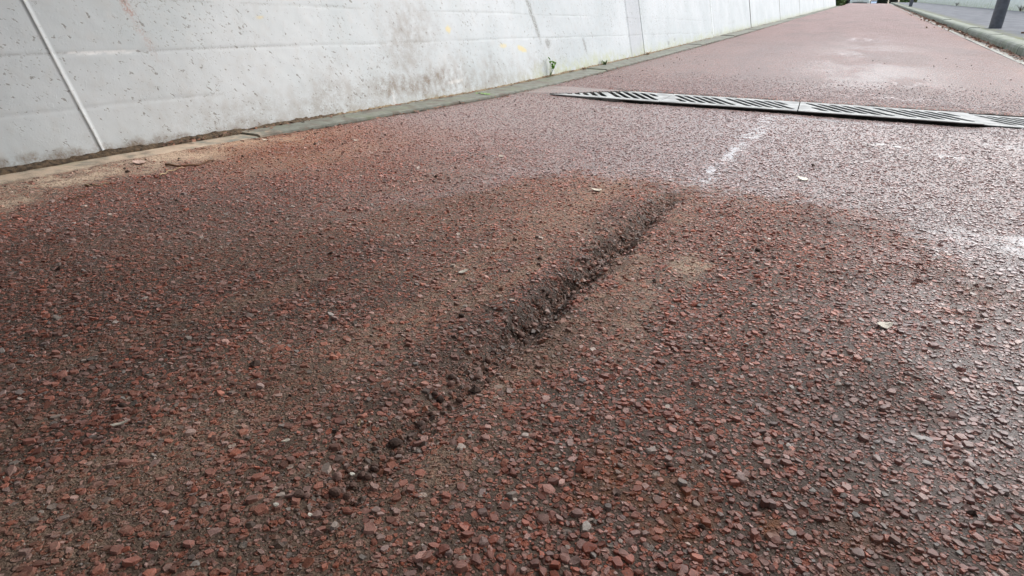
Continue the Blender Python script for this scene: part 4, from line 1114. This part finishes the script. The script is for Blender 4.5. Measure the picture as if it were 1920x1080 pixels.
def car(x, y, col, label, rz=0.0):
    mp_ = simple_mat('car_paint', col, .25, 0, .03, 3)
    t = empty('parked_car', (x, y, zt)); tag(t, label, 'car', 'cars parked beyond the crest')
    def loft(secs, name, mat, par, smooth=True):
        bm = bmesh.new(); rows = [[bm.verts.new(v) for v in s] for s in secs]; k_ = len(rows[0])
        for r0, r1 in zip(rows, rows[1:]):
            for i in range(k_): bm.faces.new((r0[i], r0[(i+1) % k_], r1[(i+1) % k_], r1[i]))
        bm.faces.new(rows[0][::-1]); bm.faces.new(rows[-1])
        bmesh.ops.bevel(bm, geom=[e for e in bm.edges if e.calc_length() > .5], offset=.035, segments=2, affect='EDGES')
        return bm_obj(name, bm, mat, par)
    def sec(yy, w, z0, z1): return [(-w, yy, z0+.05), (-w*.95, yy, z0), (w*.95, yy, z0), (w, yy, z0+.05), (w, yy, z1-.18), (w*.9, yy, z1), (-w*.9, yy, z1), (-w, yy, z1-.18)]
    body = loft([sec(-2.12, .72, .26, .62), sec(-2.0, .82, .20, .72), sec(-1.2, .87, .19, .90), sec(0, .88, .19, .96), sec(1.5, .87, .19, .98), sec(2.0, .82, .22, .95), sec(2.1, .74, .3, .85)], 'body', mp_, t)
    def s2(yy, w0, w1, z0, z1): return [(-w0, yy[0], z0), (w0, yy[0], z0), (w1, yy[1], z1), (-w1, yy[1], z1)]
    cab = loft([s2((-1.15, -.35), .80, .60, .88, 1.44), s2((.2, .2), .82, .64, .92, 1.50), s2((1.85, 1.35), .78, .60, .93, 1.42)], 'cabin', mp_, t)
    bm = bmesh.new(); bm.faces.new([bm.verts.new(v) for v in ((-.72, -1.115, .95), (.72, -1.115, .95), (.56, -.43, 1.41), (-.56, -.43, 1.41))])
    ext = bmesh.ops.extrude_face_region(bm, geom=bm.faces[:])
    for v in ext['geom']:
        if isinstance(v, bmesh.types.BMVert): v.co.y -= .03; v.co.z += .015
    bm_obj('windscreen', bm, M_GLASSC, t)
    for s in (-1, 1):
        bm = bmesh.new(); box_bm(bm, s*.62-.14, s*.62+.14, -2.10, -1.95, .56, .68, .02); bm_obj('headlight', bm, M_LAMP, t)
        bm = bmesh.new(); box_bm(bm, s*.96-.08, s*.96+.08, -.95, -.85, .93, 1.06, .02); bm_obj('mirror', bm, mp_, t)
        for wy in (-1.32, 1.30):
            bm = bmesh.new(); tube_bm(bm, [(s*.68, wy, .31), (s*.70, wy, .31), (s*.88, wy, .31), (s*.90, wy, .31)], [.28, .31, .31, .28], 24); w_o = bm_obj('wheel', bm, M_RUB, t)
            bm = bmesh.new(); tube_bm(bm, [(s*.895, wy, .31), (s*.915, wy, .31)], [.19, .17], 20); bm_obj('rim', bm, M_RIM, w_o)
    bm = bmesh.new(); box_bm(bm, -.6, .6, -2.16, -2.09, .24, .36, .015); bm_obj('grille', bm, M_TRIM, t)
    bm = bmesh.new(); box_bm(bm, -.26, .26, -2.185, -2.165, .40, .51, .004); bm_obj('number_plate', bm, M_PLATE, t)
    t.rotation_euler.z = rz
car(pxY(1612.5, 70), 70+2.1, (.78, .79, .79), 'white car seen head-on behind the crest of the path')
car(pxY(1640, 84), 86, (.12, .22, .36), 'blue car parked right of the white car behind the crest')
car(pxY(1629, 96), 98, (.05, .055, .06), 'dark car farther back between the white and the blue car')
